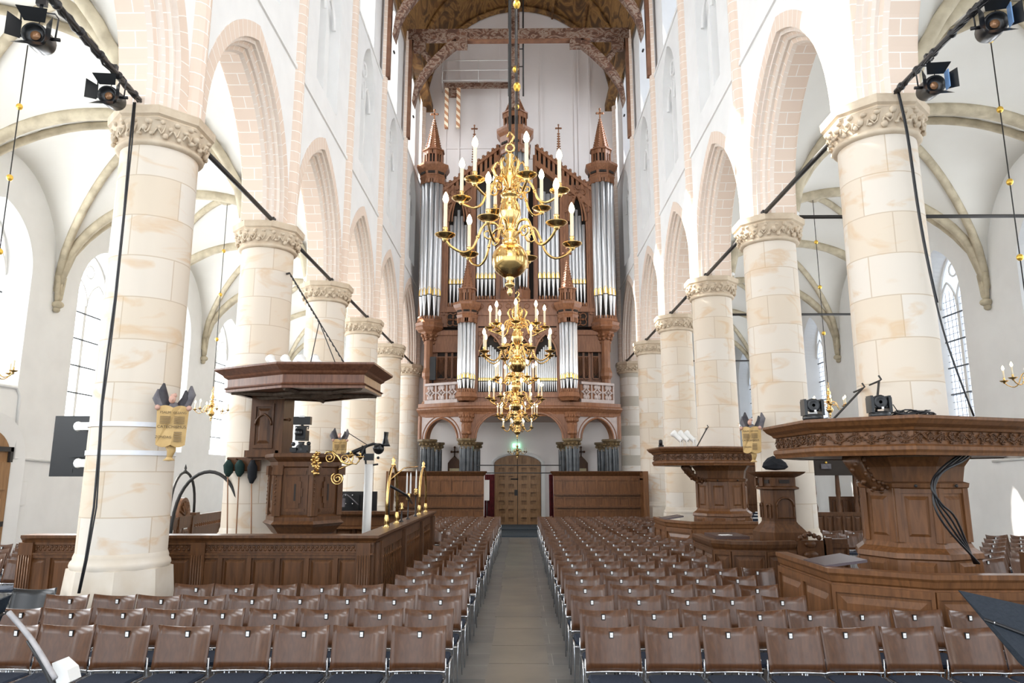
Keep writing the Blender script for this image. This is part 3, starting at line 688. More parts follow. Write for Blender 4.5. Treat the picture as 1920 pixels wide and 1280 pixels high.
# towers of the main case
def tower(root, cx, cy, R, zb, zf, zm, zt, zcap, npipe, D0, lh, sh, croc, corbel=True, a_from=200, a_to=340, brk=None):
    m = MB(); o = ngon(cx, cy, R, 8, apothem=True)
    if corbel:
        m.mould(o, [(-R*.75, zb-.95), (-R*.6, zb-.5), (-R*.28, zb-.25), (.02, zb-.18), (.10, zb-.08), (.06, zb+.0), (.10, zb+.12), (.02, zb+.2), (.02, zf), (-.12, zf)])
        for x, y in offset(o, -R*.42):
            for k in range(3): m.ball((x+(cx-x)*.2*k, y+(cy-y)*.2*k, zb-.38-.16*k), .08*R/.5, 0, 6, 4)
    else:
        m.mould(o, [(-.05, zb-.1), (.02, zb), (.08, zb+.05), (.02, zf), (-.12, zf)])
    m.prism(offset(o, -.02), zf-.03, zf)
    nn = 26
    for k in range(nn):
        A = 2*PI*k/nn; m.ball((cx+R*.98*math.cos(A), cy+R*.98*math.sin(A), zf+.06), .05, 0, 5, 4, (1, 1, 2))
    m.build('tower_foot', organw, root)
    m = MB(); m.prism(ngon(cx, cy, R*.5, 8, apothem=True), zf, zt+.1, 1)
    for A in (-168, -12, 90+45, 90-45): m.box(cx+R*.9*math.cos(math.radians(A))-.045, cx+R*.9*math.cos(math.radians(A))+.045, cy+R*.9*math.sin(math.radians(A))-.045, cy+R*.9*math.sin(math.radians(A))+.045, zf, zt+.15, 0)
    m.build('tower_core', [organw, dark], root)
    pr = PI*R*.86*(a_to-a_from)/180/npipe/2
    for k in range(npipe):
        A = math.radians(a_from+(a_to-a_from)*(k+.5)/npipe); md = abs(k-(npipe-1)/2)
        pipe(root, cx+R*.86*math.cos(A), cy+R*.86*math.sin(A), zf+.02, zm-(.0 if md > .6 else -.04), zt, pr*.93)
    m = MB()
    m.mould(o, [(.0, zt-.02), (.03, zt+.1), (.07, zt+.2), (.03, zt+.26), (.05, zcap-.35), (.14, zcap-.22), (.20, zcap-.1), (.20, zcap), (-.1, zcap+.04)]); m.prism(offset(o, .0), zcap-.02, zcap+.05)
    for i in range(8):
        p, q = Vector(o[i]), Vector(o[(i+1) % 8]); d = q-p; l = d.length; u = d/l; n_ = Vector((u.y, -u.x))
        for t in (.25, .5, .75): m.obox(p, u, n_, l*t-.05, l*t+.05, .03, .075, zt+.32, zt+.42, 1); m.raised(p, u, n_, l*t-.1, l*t+.1, zt-.12, zt+.1, .04, .03)
    m.build('tower_cornice', [organw, dark], root)
    if sh: spire(root, cx, cy, zcap+.03, R*.80, lh, sh, organw, croc)
for c_px in (809, 1131):
    cx = OX(c_px)
    tower(org, cx, .12, .50, OZ(612), OZ(600), OZ(556), OZ(343), OZ(312), 5, YO, OZ(277)-OZ(304), OZ(214)-OZ(277), 14, a_from=195, a_to=345)
tower(org, OX(966), .05, .62, OZ(572), OZ(548), OZ(505), OZ(290), OZ(248), 7, YO, OZ(205)-OZ(235), OZ(160)-OZ(205), 12, a_from=195, a_to=345)
# posts that carry the side towers
for px in (803, 1136):
    m = MB(); x = OX(px, 680); m.prism(ngon(x, .0, .19, 8), OZ(765), OZ(640)); m.mould(ngon(x, 0, .19, 8), [(0, OZ(712)), (.07, OZ(706)), (.07, OZ(700)), (0, OZ(690))]); m.mould(ngon(x, 0, .2, 8), [(0, OZ(762)), (.07, OZ(758)), (0, OZ(752))])
    m.build('tower_post', organw, org)
# lattice doors behind the gallery
for p0, p1 in ((818, 834), (837, 846), (848, 857), (1084, 1094), (1096, 1105), (1112, 1124)):
    m = MB(); a0, a1 = OX(p0, 680), OX(p1, 680); b0, b1 = OZ(708), OZ(654)
    m.box(a0, a1, .24, .29, b0, b1, 1); m.box(a0, a1, .2, .26, b1-.32, b1-.28); m.box(a0-.03, a0+.02, .18, .3, b0, b1); m.box(a1-.02, a1+.03, .18, .3, b0, b1); m.box(a0, a1, .18, .3, b1-.02, b1+.05); m.box(a0, a1, .18, .3, b0-.05, b0)
    q = 0
    while q < 14:
        z = b0+(b1-.3-b0)*q/14; m.tube([(a0, .22, z), (a1, .22, min(z+(a1-a0)*1.2, b1-.3))], .008, 4); m.tube([(a1, .22, z), (a0, .22, min(z+(a1-a0)*1.2, b1-.3))], .008, 4); q += 1
    m.build('lattice_door', [organw, dark], org)
# ---- organ gallery on black marble columns
YG = 28.4
gal = empty('organ_gallery', (0, YG, 0), 'curved oak organ gallery on arches and clustered black marble columns', 'gallery')
def GX(px, py=800, D=YG): return ax(px, py, D)
def GZ(py, D=YG): return az(970, py, D)
zcor = GZ(768); zc2 = GZ(752); zcap = GZ(822)
front = [(-4.12, .85), (-2.55, .05), (-2.0, -.1), (2.0, -.1), (2.55, .05), (4.12, .85)]
fl = [(x, y) for x, y in front]
m = MB(); m.mould(fl, [(-.3, zcor-.28), (-.02, zcor-.26), (.02, zcor-.1), (.10, zcor-.02), (.16, zcor+.05), (.16, zcor+.10), (.05, zcor+.16), (.05, zcor+.3)], closed=False)
m.prism(fl+[(4.12, 4.1), (-4.12, 4.1)], zcor-.2, zcor+.02); m.build('gallery_deck', organw, gal)
# arched fronts: centre and two canted sides
def archfront(p, q, a, rise, zs, z1, mi=0):
    p, q = Vector(p), Vector(q); d = q-p; l = d.length; u = d/l; nrm = Vector((u.y, -u.x)); m = MB()
    def fn(dd): return lambda t, z: (p.x+u.x*t+nrm.x*dd, p.y+u.y*t+nrm.y*dd, z)
    o = cell(m, fn(0), 0, l, zs, z1, l/2, a, zs, zs, rise, 14, mi); cell(m, fn(-.35), 0, l, zs, z1, l/2, a, zs, zs, rise, 14, mi); reveal(m, o, fn(0), fn(-.35), 1, bottom=False)
    m.tube([fn(.01)(t, z) for t, z in [(l/2+x, zs+z) for x, z in archpts(a-.0, rise, 12)]], .045, 5, 1, smooth=False); m.tube([fn(.0)(t, z) for t, z in [(l/2+x, zs+z) for x, z in archpts(a+.14, rise+.12, 12)]], .025, 5, 1, smooth=False)
    for e in (0, l): m.tube([fn(.0)(e, zs), fn(0)(e, z1)], .09, 6, 1, smooth=False)
    return m
# the centre arch is a low one
archfront((-2.0, -.1), (2.0, -.1), 1.72, (GZ(789)-zcap)*1.0, zcap, zcor-.2, 1).build('centre_arch', [whitew, organw], gal)
archfront((-4.05, .82), (-2.2, -.0), .74, GZ(780)-zcap-.05, zcap, zcor-.2).build('side_arch', [whitew, organw], gal)
archfront((2.2, -.0), (4.05, .82), .74, GZ(780)-zcap-.05, zcap, zcor-.2).build('side_arch', [whitew, organw], gal)
for cx, cy in ((-2.08, 0), (2.08, 0), (-3.72, .75), (3.72, .75), (-1.98, 3.2), (1.98, 3.2), (-3.7, 3.5), (3.7, 3.5)):
    m = MB(); zz = zcap
    for k in range(8): A = 2*PI*k/8+PI/8; m.lathe([(.085, .25), (.085, zz-.32)], (cx+.2*math.cos(A), cy+.2*math.sin(A), 0), 10)
    m.lathe([(.2, .25), (.2, zz-.3)], (cx, cy, 0), 12); m.prism(ngon(cx, cy, .34, 8), 0, .26); co = m.build('marble_column', marble, gal)
    m = MB(); m.mould(ngon(cx, cy, .24, 8), [(.0, zz-.40), (.05, zz-.38), (.02, zz-.34), (.04, zz-.22), (.12, zz-.1), (.16, zz-.08), (.16, zz), (-.1, zz)])
    for k in range(12): A = 2*PI*k/12; m.ball((cx+.3*math.cos(A), cy+.3*math.sin(A), zz-.2), .06, 0, 6, 4)
    m.build('gilt_capital', noisy('bronzed_capital_%d' % int(cx*10+cy*100), (.22, .15, .07), (.10, .07, .04), 12, .5), co)
# carved corbels under the towers of the small organ
for cx in (-2.08, 2.08):
    m = MB(); o = ngon(cx, -.25, .32, 8); zz = zcor-.12
    m.mould(o, [(.02, zz), (-.02, zz-.12), (-.08, zz-.35), (-.15, zz-.42), (-.10, zz-.5), (-.14, zz-.75), (-.22, zz-.95), (-.30, zz-1.1)])
    for k in range(16):
        A = 2*PI*k/16
        for j in range(3): m.ball((cx+(.27-.06*j)*math.cos(A), -.25+(.27-.06*j)*math.sin(A), zz-.15-.16*j), .05, 0, 5, 4, (1, 1, 1.5))
    for k in range(8): A = 2*PI*k/8; m.ball((cx+.13*math.cos(A), -.25+.13*math.sin(A), zz-.8), .08, 0, 6, 4)
    m.build('carved_corbel', organw, gal)
# balustrades of pierced pale panels
for p, q in (((-3.85, .75), (-2.45, .05)), ((2.45, .05), (3.85, .75))):
    p_, q_ = Vector(p), Vector(q); d = q_-p_; l = d.length; u = d/l; n_ = Vector((u.y, -u.x)); m = MB(); z0_, z1_ = zcor+.3, GZ(715)
    m.obox(p_, u, n_, 0, l, -.08, .06, z0_, z0_+.14); m.obox(p_, u, n_, 0, l, -.08, .08, z1_-.1, z1_); m.obox(p_, u, n_, 0, l, -.07, -.03, z0_, z1_, 1)
    nn = 3; rw = l/nn/2*.86; zc = (z0_+z1_)/2+.02; rz = (z1_-z0_)/2*.78
    for k in range(nn):
        cu = l*(k+.5)/nn
        for sx in (-1, 1):
            for sz in (-1, 1):
                pts = [(cu+sx*rw*(1-math.sin(t*PI/16)), zc+sz*rz*(1-math.cos(t*PI/16))) for t in range(9)]
                m.tube([(p_.x+u.x*a, p_.y+u.y*a, z) for a, z in pts], .035, 5, smooth=False)
                a, z = cu+sx*rw*.38, zc+sz*rz*.62; m.ball((p_.x+u.x*a+n_.x*-.0, p_.y+u.y*a, z), .065, 0, 6, 4, (1, .6, 1.5))
        m.ball((p_.x+u.x*cu, p_.y+u.y*cu, zc), .06, 0, 6, 4)
        m.obox(p_, u, n_, l*(k+1)/nn-.025, l*(k+1)/nn+.025, -.06, .02, z0_, z1_)
    m.build('balustrade', [whitew, organw], gal)
m = MB(); m.box(-2.0, 2.0, -.02, .25, zcor+.28, zcor+.62); m.box(-2.0, 2.0, -.08, .28, zcor+.6, zcor+.7); m.box(-2.0, 2.0, -.06, .28, zcor+.26, zcor+.34); m.build('gallery_parapet', organw, gal)
for cx in (-4.0, 4.0): m = MB(); m.box(cx-.12, cx+.12, .8, 1.1, zcap, zcor); m.build('end_post', organw, gal)
# ---- small front organ standing on the gallery parapet
pos = empty('chair_organ', (0, YG, 0), 'small front organ with two round pipe towers on the gallery edge', 'organ')
zb = zcor+.55
for sg in (-1, 1):
    cx = GX(876, 660) if sg < 0 else GX(1065, 660)
    tower(pos, cx, -.22, .36, GZ(748), GZ(737), GZ(713), GZ(604), GZ(572), 6, YG, .62 if False else GZ(546+16)-GZ(572+14), GZ(505)-GZ(562), 12, corbel=False, a_from=185, a_to=355)
m = MB(); xa, xb = GX(893, 650), GX(1048, 650)
m.box(xa, xb, -.02, .75, GZ(742), GZ(612), 1)
m.box(xa, xb, -.12, .7, GZ(745), GZ(738)); m.box(xa, xb, -.1, .7, GZ(612), GZ(585)); m.box(xa, xb, -.16, .7, GZ(592), GZ(583)); m.box(xa, xb, -.06, .7, GZ(583), GZ(566)); m.box(xa, xb, -.12, .7, GZ(566), GZ(562))
for px in (893, 945, 1000, 1048): m.box(GX(px)-.05, GX(px)+.05, -.15, .1, GZ(742), GZ(605))
for k in range(9):
    x = xa+(xb-xa)*(k+.5)/9; m.tube([(x+.1*math.cos(t*PI/4), -.07, GZ(574)+.1*math.sin(t*PI/4)) for t in range(8)], .022, 5, closed=True)
m.build('case_body', [organw, dark], pos)
for p0, p1, n in ((896, 943, 11), (947, 998, 11), (1003, 1046, 11)):
    x0_, x1_ = GX(p0), GX(p1); xs = lin(x0_, x1_, n); c = (n-1)/2
    pipeflat(pos, xs, -.1, GZ(734), GZ(714), [GZ(648+22*(abs(i-c)/c)**1.2) for i in range(n)], .9)
    m = MB(); hw = (x1_-x0_)/2; m.tube([((x0_+x1_)/2+x, -.14, GZ(668)+z) for x, z in archpts(hw, .9, 9)], .05, 5, smooth=False)
    for sg in (-1, 1):
        cxx = (x0_+x1_)/2; m.raw([(cxx+sg*hw, -.1, GZ(668)), (cxx+sg*hw, -.1, GZ(615)), (cxx, -.1, GZ(615)), (cxx, -.1, GZ(668)+.9), (cxx+sg*hw*.7, -.1, GZ(668)+.55)], [(0, 1, 2, 3, 4)])
        for q in range(3): m.tube([(cxx+sg*hw*(.45+.22*q)+.09*math.cos(t*PI/4), -.13, GZ(640)+.05+.13*q+.09*math.sin(t*PI/4)) for t in range(8)], .018, 5, closed=True)
    m.build('pipe_shade', organw, pos)
# gallery fittings
m = MB(); c_ = at(812, 688, YG+.9); m.box(c_.x-.12, c_.x+.12, c_.y-.1, c_.y+.1, c_.z-.55, c_.z+.42, 0); m.tube([(c_.x, c_.y, c_.z-.55), (c_.x, c_.y, zcor+.02)], .03, 6)
tag(m.build('loudspeaker', [blackp]), 'slim black loudspeaker standing on the organ gallery, left side', 'loudspeaker')
# memorial boards on the west wall
for px, lb in ((852, 'left'), (1090, 'right')):
    r = empty('memorial_board', (ax(px, 880, YW-.1), YW-.12, az(px, 880, YW)), 'dark carved wooden memorial board with cross top, %s of the far door' % lb, 'board', 'carved memorial boards on the west wall')
    m = MB(); m.box(-.30, .30, 0, .08, -.35, .28); m.raw([(-.3, 0, .28), (.3, 0, .28), (.2, 0, .42), (0, 0, .62), (-.2, 0, .42), (-.3, .08, .28), (.3, .08, .28), (.2, .08, .42), (0, .08, .62), (-.2, .08, .42)], [(0, 1, 2, 3, 4), (0, 5, 6, 1), (1, 6, 7, 2), (2, 7, 8, 3), (3, 8, 9, 4), (4, 9, 5, 0)])
    finial_cross(m, 0, .03, .55, 1.0); m.build('board', oak, r)
    m = MB(); m.box(-.22, .22, -.012, 0, -.35, .05); m.build('plaque', noisy('parchment_plaque%s' % lb, (.62, .55, .36), (.52, .45, .28), 20, .6), r)
# service walkway high on the west wall
wk = empty('service_walkway', (0, YW-.1, 0), 'painted beam walkway with white rails and striped brackets above the organ', 'walkway')
WX = lambda px: ax(px, 170, YW-1); WZ = lambda py: az(960, py, YW-1)
m = MB(); m.box(WX(833), WX(960), -1.05, -.9, WZ(166), WZ(157)); m.build('beam', beamm, wk)
for px in (838, 860):
    m = MB(); x = WX(px); m.box(x-.09, x+.09, -1.0, -.82, WZ(240), WZ(160)); m.build('striped_post', stripem, wk)
m = MB(); m.box(WX(842), WX(856), -.9, -.85, WZ(182), WZ(160)); m.build('carved_board', beamm, wk)
m = MB()
for py in (115, 133, 152): m.tube([(WX(829), -1.0, WZ(py)), (WX(962), -1.0, WZ(py))], .025, 6)
for py in (115, 133, 152): m.tube([(WX(829), -1.0, WZ(py)), (WX(829)-.1, .1, WZ(py))], .02, 6)
for px in (829, 897, 960): m.tube([(WX(px), -1.0, WZ(115)), (WX(px), -1.0, WZ(157))], .02, 6)
m.build('railing', whitep, wk)
hp = empty('hanging_post', (0, DP[5]+.6, 0), 'painted upright post with thin rods above the organ, behind the tie beam', 'post')
PX_ = lambda px: ax(px, 100, DP[5]+.6)
m = MB(); m.box(PX_(958), PX_(974), -.1, .1, az(960, 205, DP[5]+.6), 25.4); m.build('post', beamm, hp)
m = MB()
for px in (954, 981): m.tube([(PX_(px), 0, az(960, 180, DP[5]+.6)), (PX_(px), 0, 25.4)], .04, 6)
for py in (92, 125): m.tube([(PX_(954), 0, az(960, py, DP[5]+.6)), (PX_(981), 0, az(960, py, DP[5]+.6))], .025, 5)
m.build('rod', iron, hp)
# ------------------------------------------------------------------ panelled stalls at the far end
def panels(m, p, q, z0, z1, n, b=.05, dep=.03, mi=0, fr=.06, raised=True):
    """frame-and-panel joinery on the right-hand side of p->q"""
    p, q = Vector(p), Vector(q); d = q-p; l = d.length; u = d/l; n_ = Vector((u.y, -u.x))
    m.obox(p, u, n_, 0, l, 0, dep, z0, z0+fr, mi); m.obox(p, u, n_, 0, l, 0, dep, z1-fr, z1, mi)
    for k in range(n+1):
        c = l*k/n; m.obox(p, u, n_, max(0, c-fr/2), min(l, c+fr/2), 0, dep, z0+fr, z1-fr, mi)
    for k in range(n):
        a0, a1 = l*k/n+fr/2+b*.6, l*(k+1)/n-fr/2-b*.6
        if raised and a1-a0 > 2.4*b and (z1-z0-2*fr) > 3*b: m.raised(p, u, n_, a0, a1, z0+fr+b*.6, z1-fr-b*.6, dep*.8, b, mi)
YS = 27.0
for sg, (p0, p1) in ((-1, (740, 907)), (1, (1038, 1200))):
    x0_, x1_ = ax(p0, 920, YS), ax(p1, 920, YS); r = empty('wall_stall', (0, YS, 0), 'high panelled oak stall %s of the far oak door, below the organ' % ('left' if sg < 0 else 'right'), 'stall', 'high oak stalls below the organ')
    zt = az(970, 886, YS); m = MB(); m.box(x0_, x1_, 0, .1, 0, zt); panels(m, (x0_, 0), (x1_, 0), az(970, 926, YS), az(970, 897, YS), 8, .04, fr=.07, raised=False)
    panels(m, (x0_, 0), (x1_, 0), az(970, 950, YS), az(970, 930, YS), 8, .04, fr=.07, raised=False); panels(m, (x0_, 0), (x1_, 0), .2, az(970, 954, YS), 8, .04, fr=.07, raised=False); m.build('panelled_back', oakl, r)
    m = MB(); m.mould([(x0_, .1), (x0_, 0), (x1_, 0), (x1_, .1)], [(0, zt-.12), (.06, zt-.05), (.10, zt), (.12, zt+.04), (0, zt+.06)], closed=False); m.box(x0_-.1, x1_+.1, -.1, .2, zt+.02, zt+.06); m.build('cornice', oak, r)
    m = MB()
    for py in (927.5, 951): m.box(x0_+.05, x1_-.05, -.12, .02, az(970, py, YS)-.02, az(970, py, YS)+.03)
    m.build('book_ledge', oak, r)
    xe = x0_ if sg < 0 else x1_
    m = MB(); m.box(min(xe, xe+sg*.08), max(xe, xe+sg*.08), -1.1, .1, 0, zt); panels(m, (xe, .1) if sg < 0 else (xe, -1.1), (xe, -1.1) if sg < 0 else (xe, .1), .2, zt-.2, 2, .05); m.box(xe-.06, xe+.12, -1.16, -1.04, 0, zt+.05) if sg > 0 else m.box(xe-.12, xe+.06, -1.16, -1.04, 0, zt+.05); m.build('return_side', oakl, r)
# rods across the opening between the stalls and curtains
for py, lb in ((872, 'upper'), (886.5, 'lower')):
    m = MB(); a, b = at(893 if py < 880 else 908, py, 28 if py < 880 else YS-.05), at(1052 if py < 880 else 1037, py, 28 if py < 880 else YS-.05); m.tube([a, b], .022, 6)
    tag(m.build('curtain_rod', iron), '%s thin iron rod across the passage to the far door' % lb, 'rod')
for px0, px1, lb in ((909, 926, 'left'), (1031, 1037, 'right')):
    m = MB(); a0, a1 = ax(px0, 930, YS+.6), ax(px1, 930, YS+.6); nn = 16; V = []
    for k in range(nn+1):
        x = a0+(a1-a0)*k/nn; yy = .05*math.sin(k*1.9); V += [(x, YS+.6+yy, .05), (x*.99, YS+.6+yy*.6, az(970, 889, YS+.6))]
    m.raw(V, [(2*k, 2*k+2, 2*k+3, 2*k+1) for k in range(nn)], 0, True)
    o = m.build('curtain', redcloth); o.modifiers.new('thick', 'SOLIDIFY').thickness = .02
    tag(o, 'dark red curtain hanging beside the %s stall of the far door' % lb, 'curtain')
m = MB(); c_ = at(913, 925, YS+.35); m.tube([(c_.x, c_.y, .05), (c_.x, c_.y, c_.z)], .015, 6); m.box(c_.x-.09, c_.x+.09, c_.y-.03, c_.y-.02, c_.z-.25, c_.z+.5, 1); m.lathe([(.12, 0), (.12, .02), (0, .03)], (c_.x, c_.y, 0), 12)
tag(m.build('sign_stand', [blackm, paper]), 'white notice on a slim black stand by the left curtain', 'sign')
m = MB(); c_ = at(968, 835, YW-.12); m.box(c_.x-.17, c_.x+.17, c_.y-.03, c_.y+.125, c_.z-.09, c_.z+.09, 0)
ex = m.build('exit_sign', exitm); tag(ex, 'green lit exit sign above the far oak door', 'sign')
m = MB()    # running figure and arrow pictogram
m.box(c_.x-.02, c_.x+.01, c_.y-.036, c_.y-.031, c_.z-.05, c_.z+.03); m.ball((c_.x, c_.y-.034, c_.z+.05), .015, 0, 6, 4); m.box(c_.x+.05, c_.x+.12, c_.y-.036, c_.y-.031, c_.z-.01, c_.z+.01)
m.build('pictogram', mat('exit_pictogram', (.9, .95, .9), .5), ex)
# ------------------------------------------------------------------ iron tie rods
TR = [(DP[k], DP[k+1]) for k in range(0, 6)]
for s in (-1, 1):
    for k, (a, b) in enumerate(TR):
        if k == 0: continue
        m = MB(); zz = HC[s]+.02; m.tube([(s*(W2-.25), a+.35, zz), (s*(W2-.25), b-.6, zz)], .042, 8); m.box(s*(W2-.25)-.05, s*(W2-.25)+.05, b-.62, b-.5, zz-.05, zz+.05)
        nm = ['', 'nearest', 'second', 'third', 'fourth', 'fifth'][k]
        tag(m.build('tie_rod', iron), 'iron rod between %s arcade capitals, %s gap behind the nearest pillar' % (sidew[s], {'nearest': 'first'}.get(nm, nm)), 'tie rod', 'iron rods along the arcades')
for k, z in ((2, 7.35), (4, 7.3), (6, 7.3)):
    m = MB(); m.tube([(XB+.02, DP[k], z), (XA-.03, DP[k], z)], .04, 8); tag(m.build('tie_rod', iron), 'level iron rod crossing the right aisle behind the %s pillar' % {2: 'nearest', 4: 'third', 6: 'fifth'}[k], 'tie rod', 'level rods across the right aisle')
# ------------------------------------------------------------------ chairs
def chair(name, label, bm_, plate=True):
    """faces the viewer (-y); origin on the floor under the back's centre"""
    r = empty(name, (0, 0, 0), label, 'chair')
    m = MB(); nx, nz = 14, 5; V = []
    for side in (0, 1):
        for j in range(nz+1):
            for i in range(nx+1):
                u = -1+2*i/nx; t = j/nz; hw = .243+.004*t; top = .836+.034*u*u; bot = .497+.012*u*u
                V.append((u*hw, .012*(side)-.074*u*u+.088*t-.03, bot+(top-bot)*t))
    K = (nx+1)*(nz+1); f = []
    for j in range(nz):
        for i in range(nx): a = j*(nx+1)+i; f += [(a, a+1, a+nx+2, a+nx+1), (K+a, K+a+nx+1, K+a+nx+2, K+a+1)]
    for i in range(nx): a = nz*(nx+1)+i; f += [(i, K+i, K+i+1, i+1), (a, a+1, K+a+1, K+a)]
    for j in range(nz): a = j*(nx+1); b = a+nx; f += [(a, a+nx+1, K+a+nx+1, K+a), (b, K+b, K+b+nx+1, b+nx+1)]
    m.raw(V, f, 0, True); back = m.build('backrest', bm_, r)
    for p in back.data.polygons:
        if p.index >= nx*nz*2: p.use_smooth = False
    if plate:
        m = MB(); m.box(-.019, .019, .027, .05, .754, .808, 0); m.box(-.013, .013, .0255, .028, .761, .801, 1); m.box(-.006, .006, .0245, .026, .774, .776, 2); m.box(-.006, .006, .0245, .026, .783, .785, 2)
        m.build('number_plate', [blackp, paper, ink], back)
    m = MB(); V = []
    pts = [(-.215, -.04), (.215, -.04), (.23, -.1), (.225, -.40), (.19, -.455), (0, -.47), (-.19, -.455), (-.225, -.40), (-.23, -.1)]
    m.prism(offset(pts, -.012), .425, .432); m.prism(pts, .432, .458); m.prism(pts, .458, .470, poly2=offset(pts, -.02)); m.build('seat', fabric, r)
    for s in (-1, 1):
        m = MB(); m.tube([(s*.246, -.45, .0), (s*.246, -.44, .40), (s*.246, -.42, .445), (s*.246, -.37, .455), (s*.246, -.06, .45)], .008, 6); m.build('leg', chrome, r)
        m = MB(); m.tube([(s*.246, .10, .0), (s*.246, .02, .30), (s*.246, -.05, .47), (s*.246, -.055, .60)], .008, 6); m.build('leg', chrome, r)
    m = MB(); m.tube([(-.25+.5*k/8, -.104+.074*(1-(k/4-1)**2), .500-.012*(1-(k/4-1)**2)) for k in range(9)], .008, 5); m.tube([(-.24, -.02, .418), (.24, -.02, .418), (.24, -.43, .412), (-.24, -.43, .412)], .007, 5, closed=True)
    for x in (-.06, .06): m.tube([(x, -.02, .42), (x, -.03, .49)], .005, 4)
    m.build('frame', chrome, r); return r
ch0 = chair('conference_chair', 'x', chairw)
used = [False]
ordn = ['first', 'second', 'third', 'fourth', 'fifth', 'sixth', 'seventh', 'eighth', 'ninth', 'tenth', 'eleventh', 'twelfth', 'thirteenth', 'fourteenth', 'fifteenth', 'sixteenth', 'seventeenth', 'eighteenth', 'nineteenth', 'twentieth', '21st', '22nd']
def place(x, y, rz, label, group):
    if not used[0]:
        used[0] = True; ch0.location = (x, y, 0); ch0.rotation_euler = (0, 0, rz); ch0['label'] = label; ch0['group'] = group; return ch0
    return copy_tree(ch0, (x, y, 0), rz, label, group)
rc = random.Random(11)
for j in range(22):
    y = 6.80+.832*j
    nr = 11 if j < 2 else 5
    if 10.6 < y < 11.75 or 13.9 < y < 16.2: nr = 6
    if y > 19.6: nr = 7
    if j == 0: nr = 9
    for k in range(nr):
        if j == 1 and k > 9: continue
        x = .868+.53*k+(.02*rc.uniform(-1, 1)); yy = y-(.012*k*k*.3 if j < 2 else 0)*0
        place(x, yy+rc.uniform(-.015, .015), rc.uniform(-.012, .012), 'walnut chair right of the aisle, %s row back, %s seat in' % (ordn[j], ordn[k]), 'walnut chairs in rows right of the aisle')
    nl = 9 if j < 3 else (8 if j == 3 else (2 if y < 17.9 else 5))
    if j == 2: nl = 9
    for k in range(nl):
        x = -.865-.53*k+(.02*rc.uniform(-1, 1))
        if j == 3 and k > 6: continue
        place(x, y+rc.uniform(-.015, .015)+(0 if not (j == 13 and k == 1) else .1), rc.uniform(-.012, .012) if not (j == 11 and k == 1) else .16, 'walnut chair left of the aisle, %s row back, %s seat in' % (ordn[j], ordn[k]), 'walnut chairs in rows left of the aisle')
# rows of the side aisles, seen between the pillars
for j in range(4):
    for k in range(3):
        place(-8.0-.56*k-.55*j, 11.9+.86*j, .0, 'walnut chair in the far left aisle, %s row back, %s chair out' % (ordn[j], ordn[k]), 'walnut chairs in the left side aisle')
for j in range(6):
    for k in range(3):
        place(7.75+.56*k+.62*j, 12.3+.92*j, 0, 'walnut chair in the right aisle beyond the near pew, %s row, %s out' % (ordn[j], ordn[k]), 'walnut chairs in the right side aisle')
for j in range(2):
    for k in range(3):
        place(7.15+.54*k, 17.3+.9*j, -.05, 'walnut chair seen right of the second right pillar, %s row, %s across' % (ordn[j], ordn[k]), 'walnut chairs behind the second right pillar')
# chairs inside the left pew
for j in range(2):
    for k in range(3):
        place(-2.95-.53*k+.1*j, 15.85+.87*j, .0, 'walnut chair inside the left panelled pew, %s row, %s from the right' % (['front', 'back'][j], ordn[k]), 'walnut chairs inside the left pew')
bk = chair('black_chair', 'black plastic stacking chair left of the nearest left pillar', blackp, False); bk.location = (-5.78, 8.92, 0); bk.rotation_euler = (0, 0, .12)
tag(bk, cat='chair')
m = MB(); m.box(-.14, .14, -.36, -.12, .474, .484); pp_ = m.build('paper_sheets', paper); pp_.location = (-5.78, 8.92, 0); tag(pp_, 'white sheets of paper lying on the black chair seat', 'paper')
# service books left on chairs far in the right aisle
bj = 0
for j in range(7):
    for k in range(3):
        m = MB(); x, y = 7.3+.52*k+.05*j, 21.3+.9*j
        m.box(-.22, .22, -.05, -.02, .5, .86, 0); m.box(-.22, .22, -.45, -.05, .42, .47, 0); 
        for sx in (-.2, .2):
            for sy in (-.42, -.04): m.box(sx-.012, sx+.012, sy-.012, sy+.012, 0, .45, 0)
        m.box(-.09, .09, -.03, .0, .80, .89, 1)
        o = m.build('dark_chair', [fabric, paper]); o.location = (x, y, 0)
        tag(o, 'dark right aisle chair with white booklet, %s row back, %s across' % (ordn[j], ordn[k]), 'chair', 'dark chairs with white booklets')
# ------------------------------------------------------------------ left panelled pew enclosure
XE = -2.0; ZE = 1.37; Y0E, Y1E = 10.32, 17.15
pew = empty('panelled_pew', (XE, Y0E, 0), 'large square oak pew enclosure with spindle side beside the left chair block', 'pew'); pew.location = (0, 0, 0)
pew.location = (0, 0, 0)
xL = -6.95
def cap_rail(m, p, q, z, out=.06, inn=.22):
    z += random.Random(int(p[1]*10+q[1]*7)).uniform(.001, .006)
    p, q = Vector(p), Vector(q); d = q-p; l = d.length; u = d/l; n_ = Vector((u.y, -u.x))
    m.obox(p, u, n_, -out, l+out, -inn, out, z-.035, z); m.obox(p, u, n_, -out*.6, l+out*.6, -inn*.9, out*.6, z-.07, z-.035); m.obox(p, u, n_, 0, l, -.06, .02, z-.10, z-.07)
m = MB(); m.box(xL, XE, Y0E, Y0E+.06, 0, ZE-.11)
panels(m, (xL, Y0E), (XE-.12, Y0E), .08, ZE-.25, 12, .04, .035)
m.obox((xL, Y0E), Vector((1, 0)), Vector((0, -1)), 0, XE-xL, 0, .05, ZE-.265, ZE-.24); m.obox((xL, Y0E), Vector((1, 0)), Vector((0, -1)), 0, XE-xL, 0, .03, ZE-.13, ZE-.1)
for k in range(150): x = xL+.1+k*(XE-xL-.2)/150; m.ball((x, Y0E-.002, ZE-.18+.018*(-1)**k), .02, 0, 5, 4, (1, .5, 1))
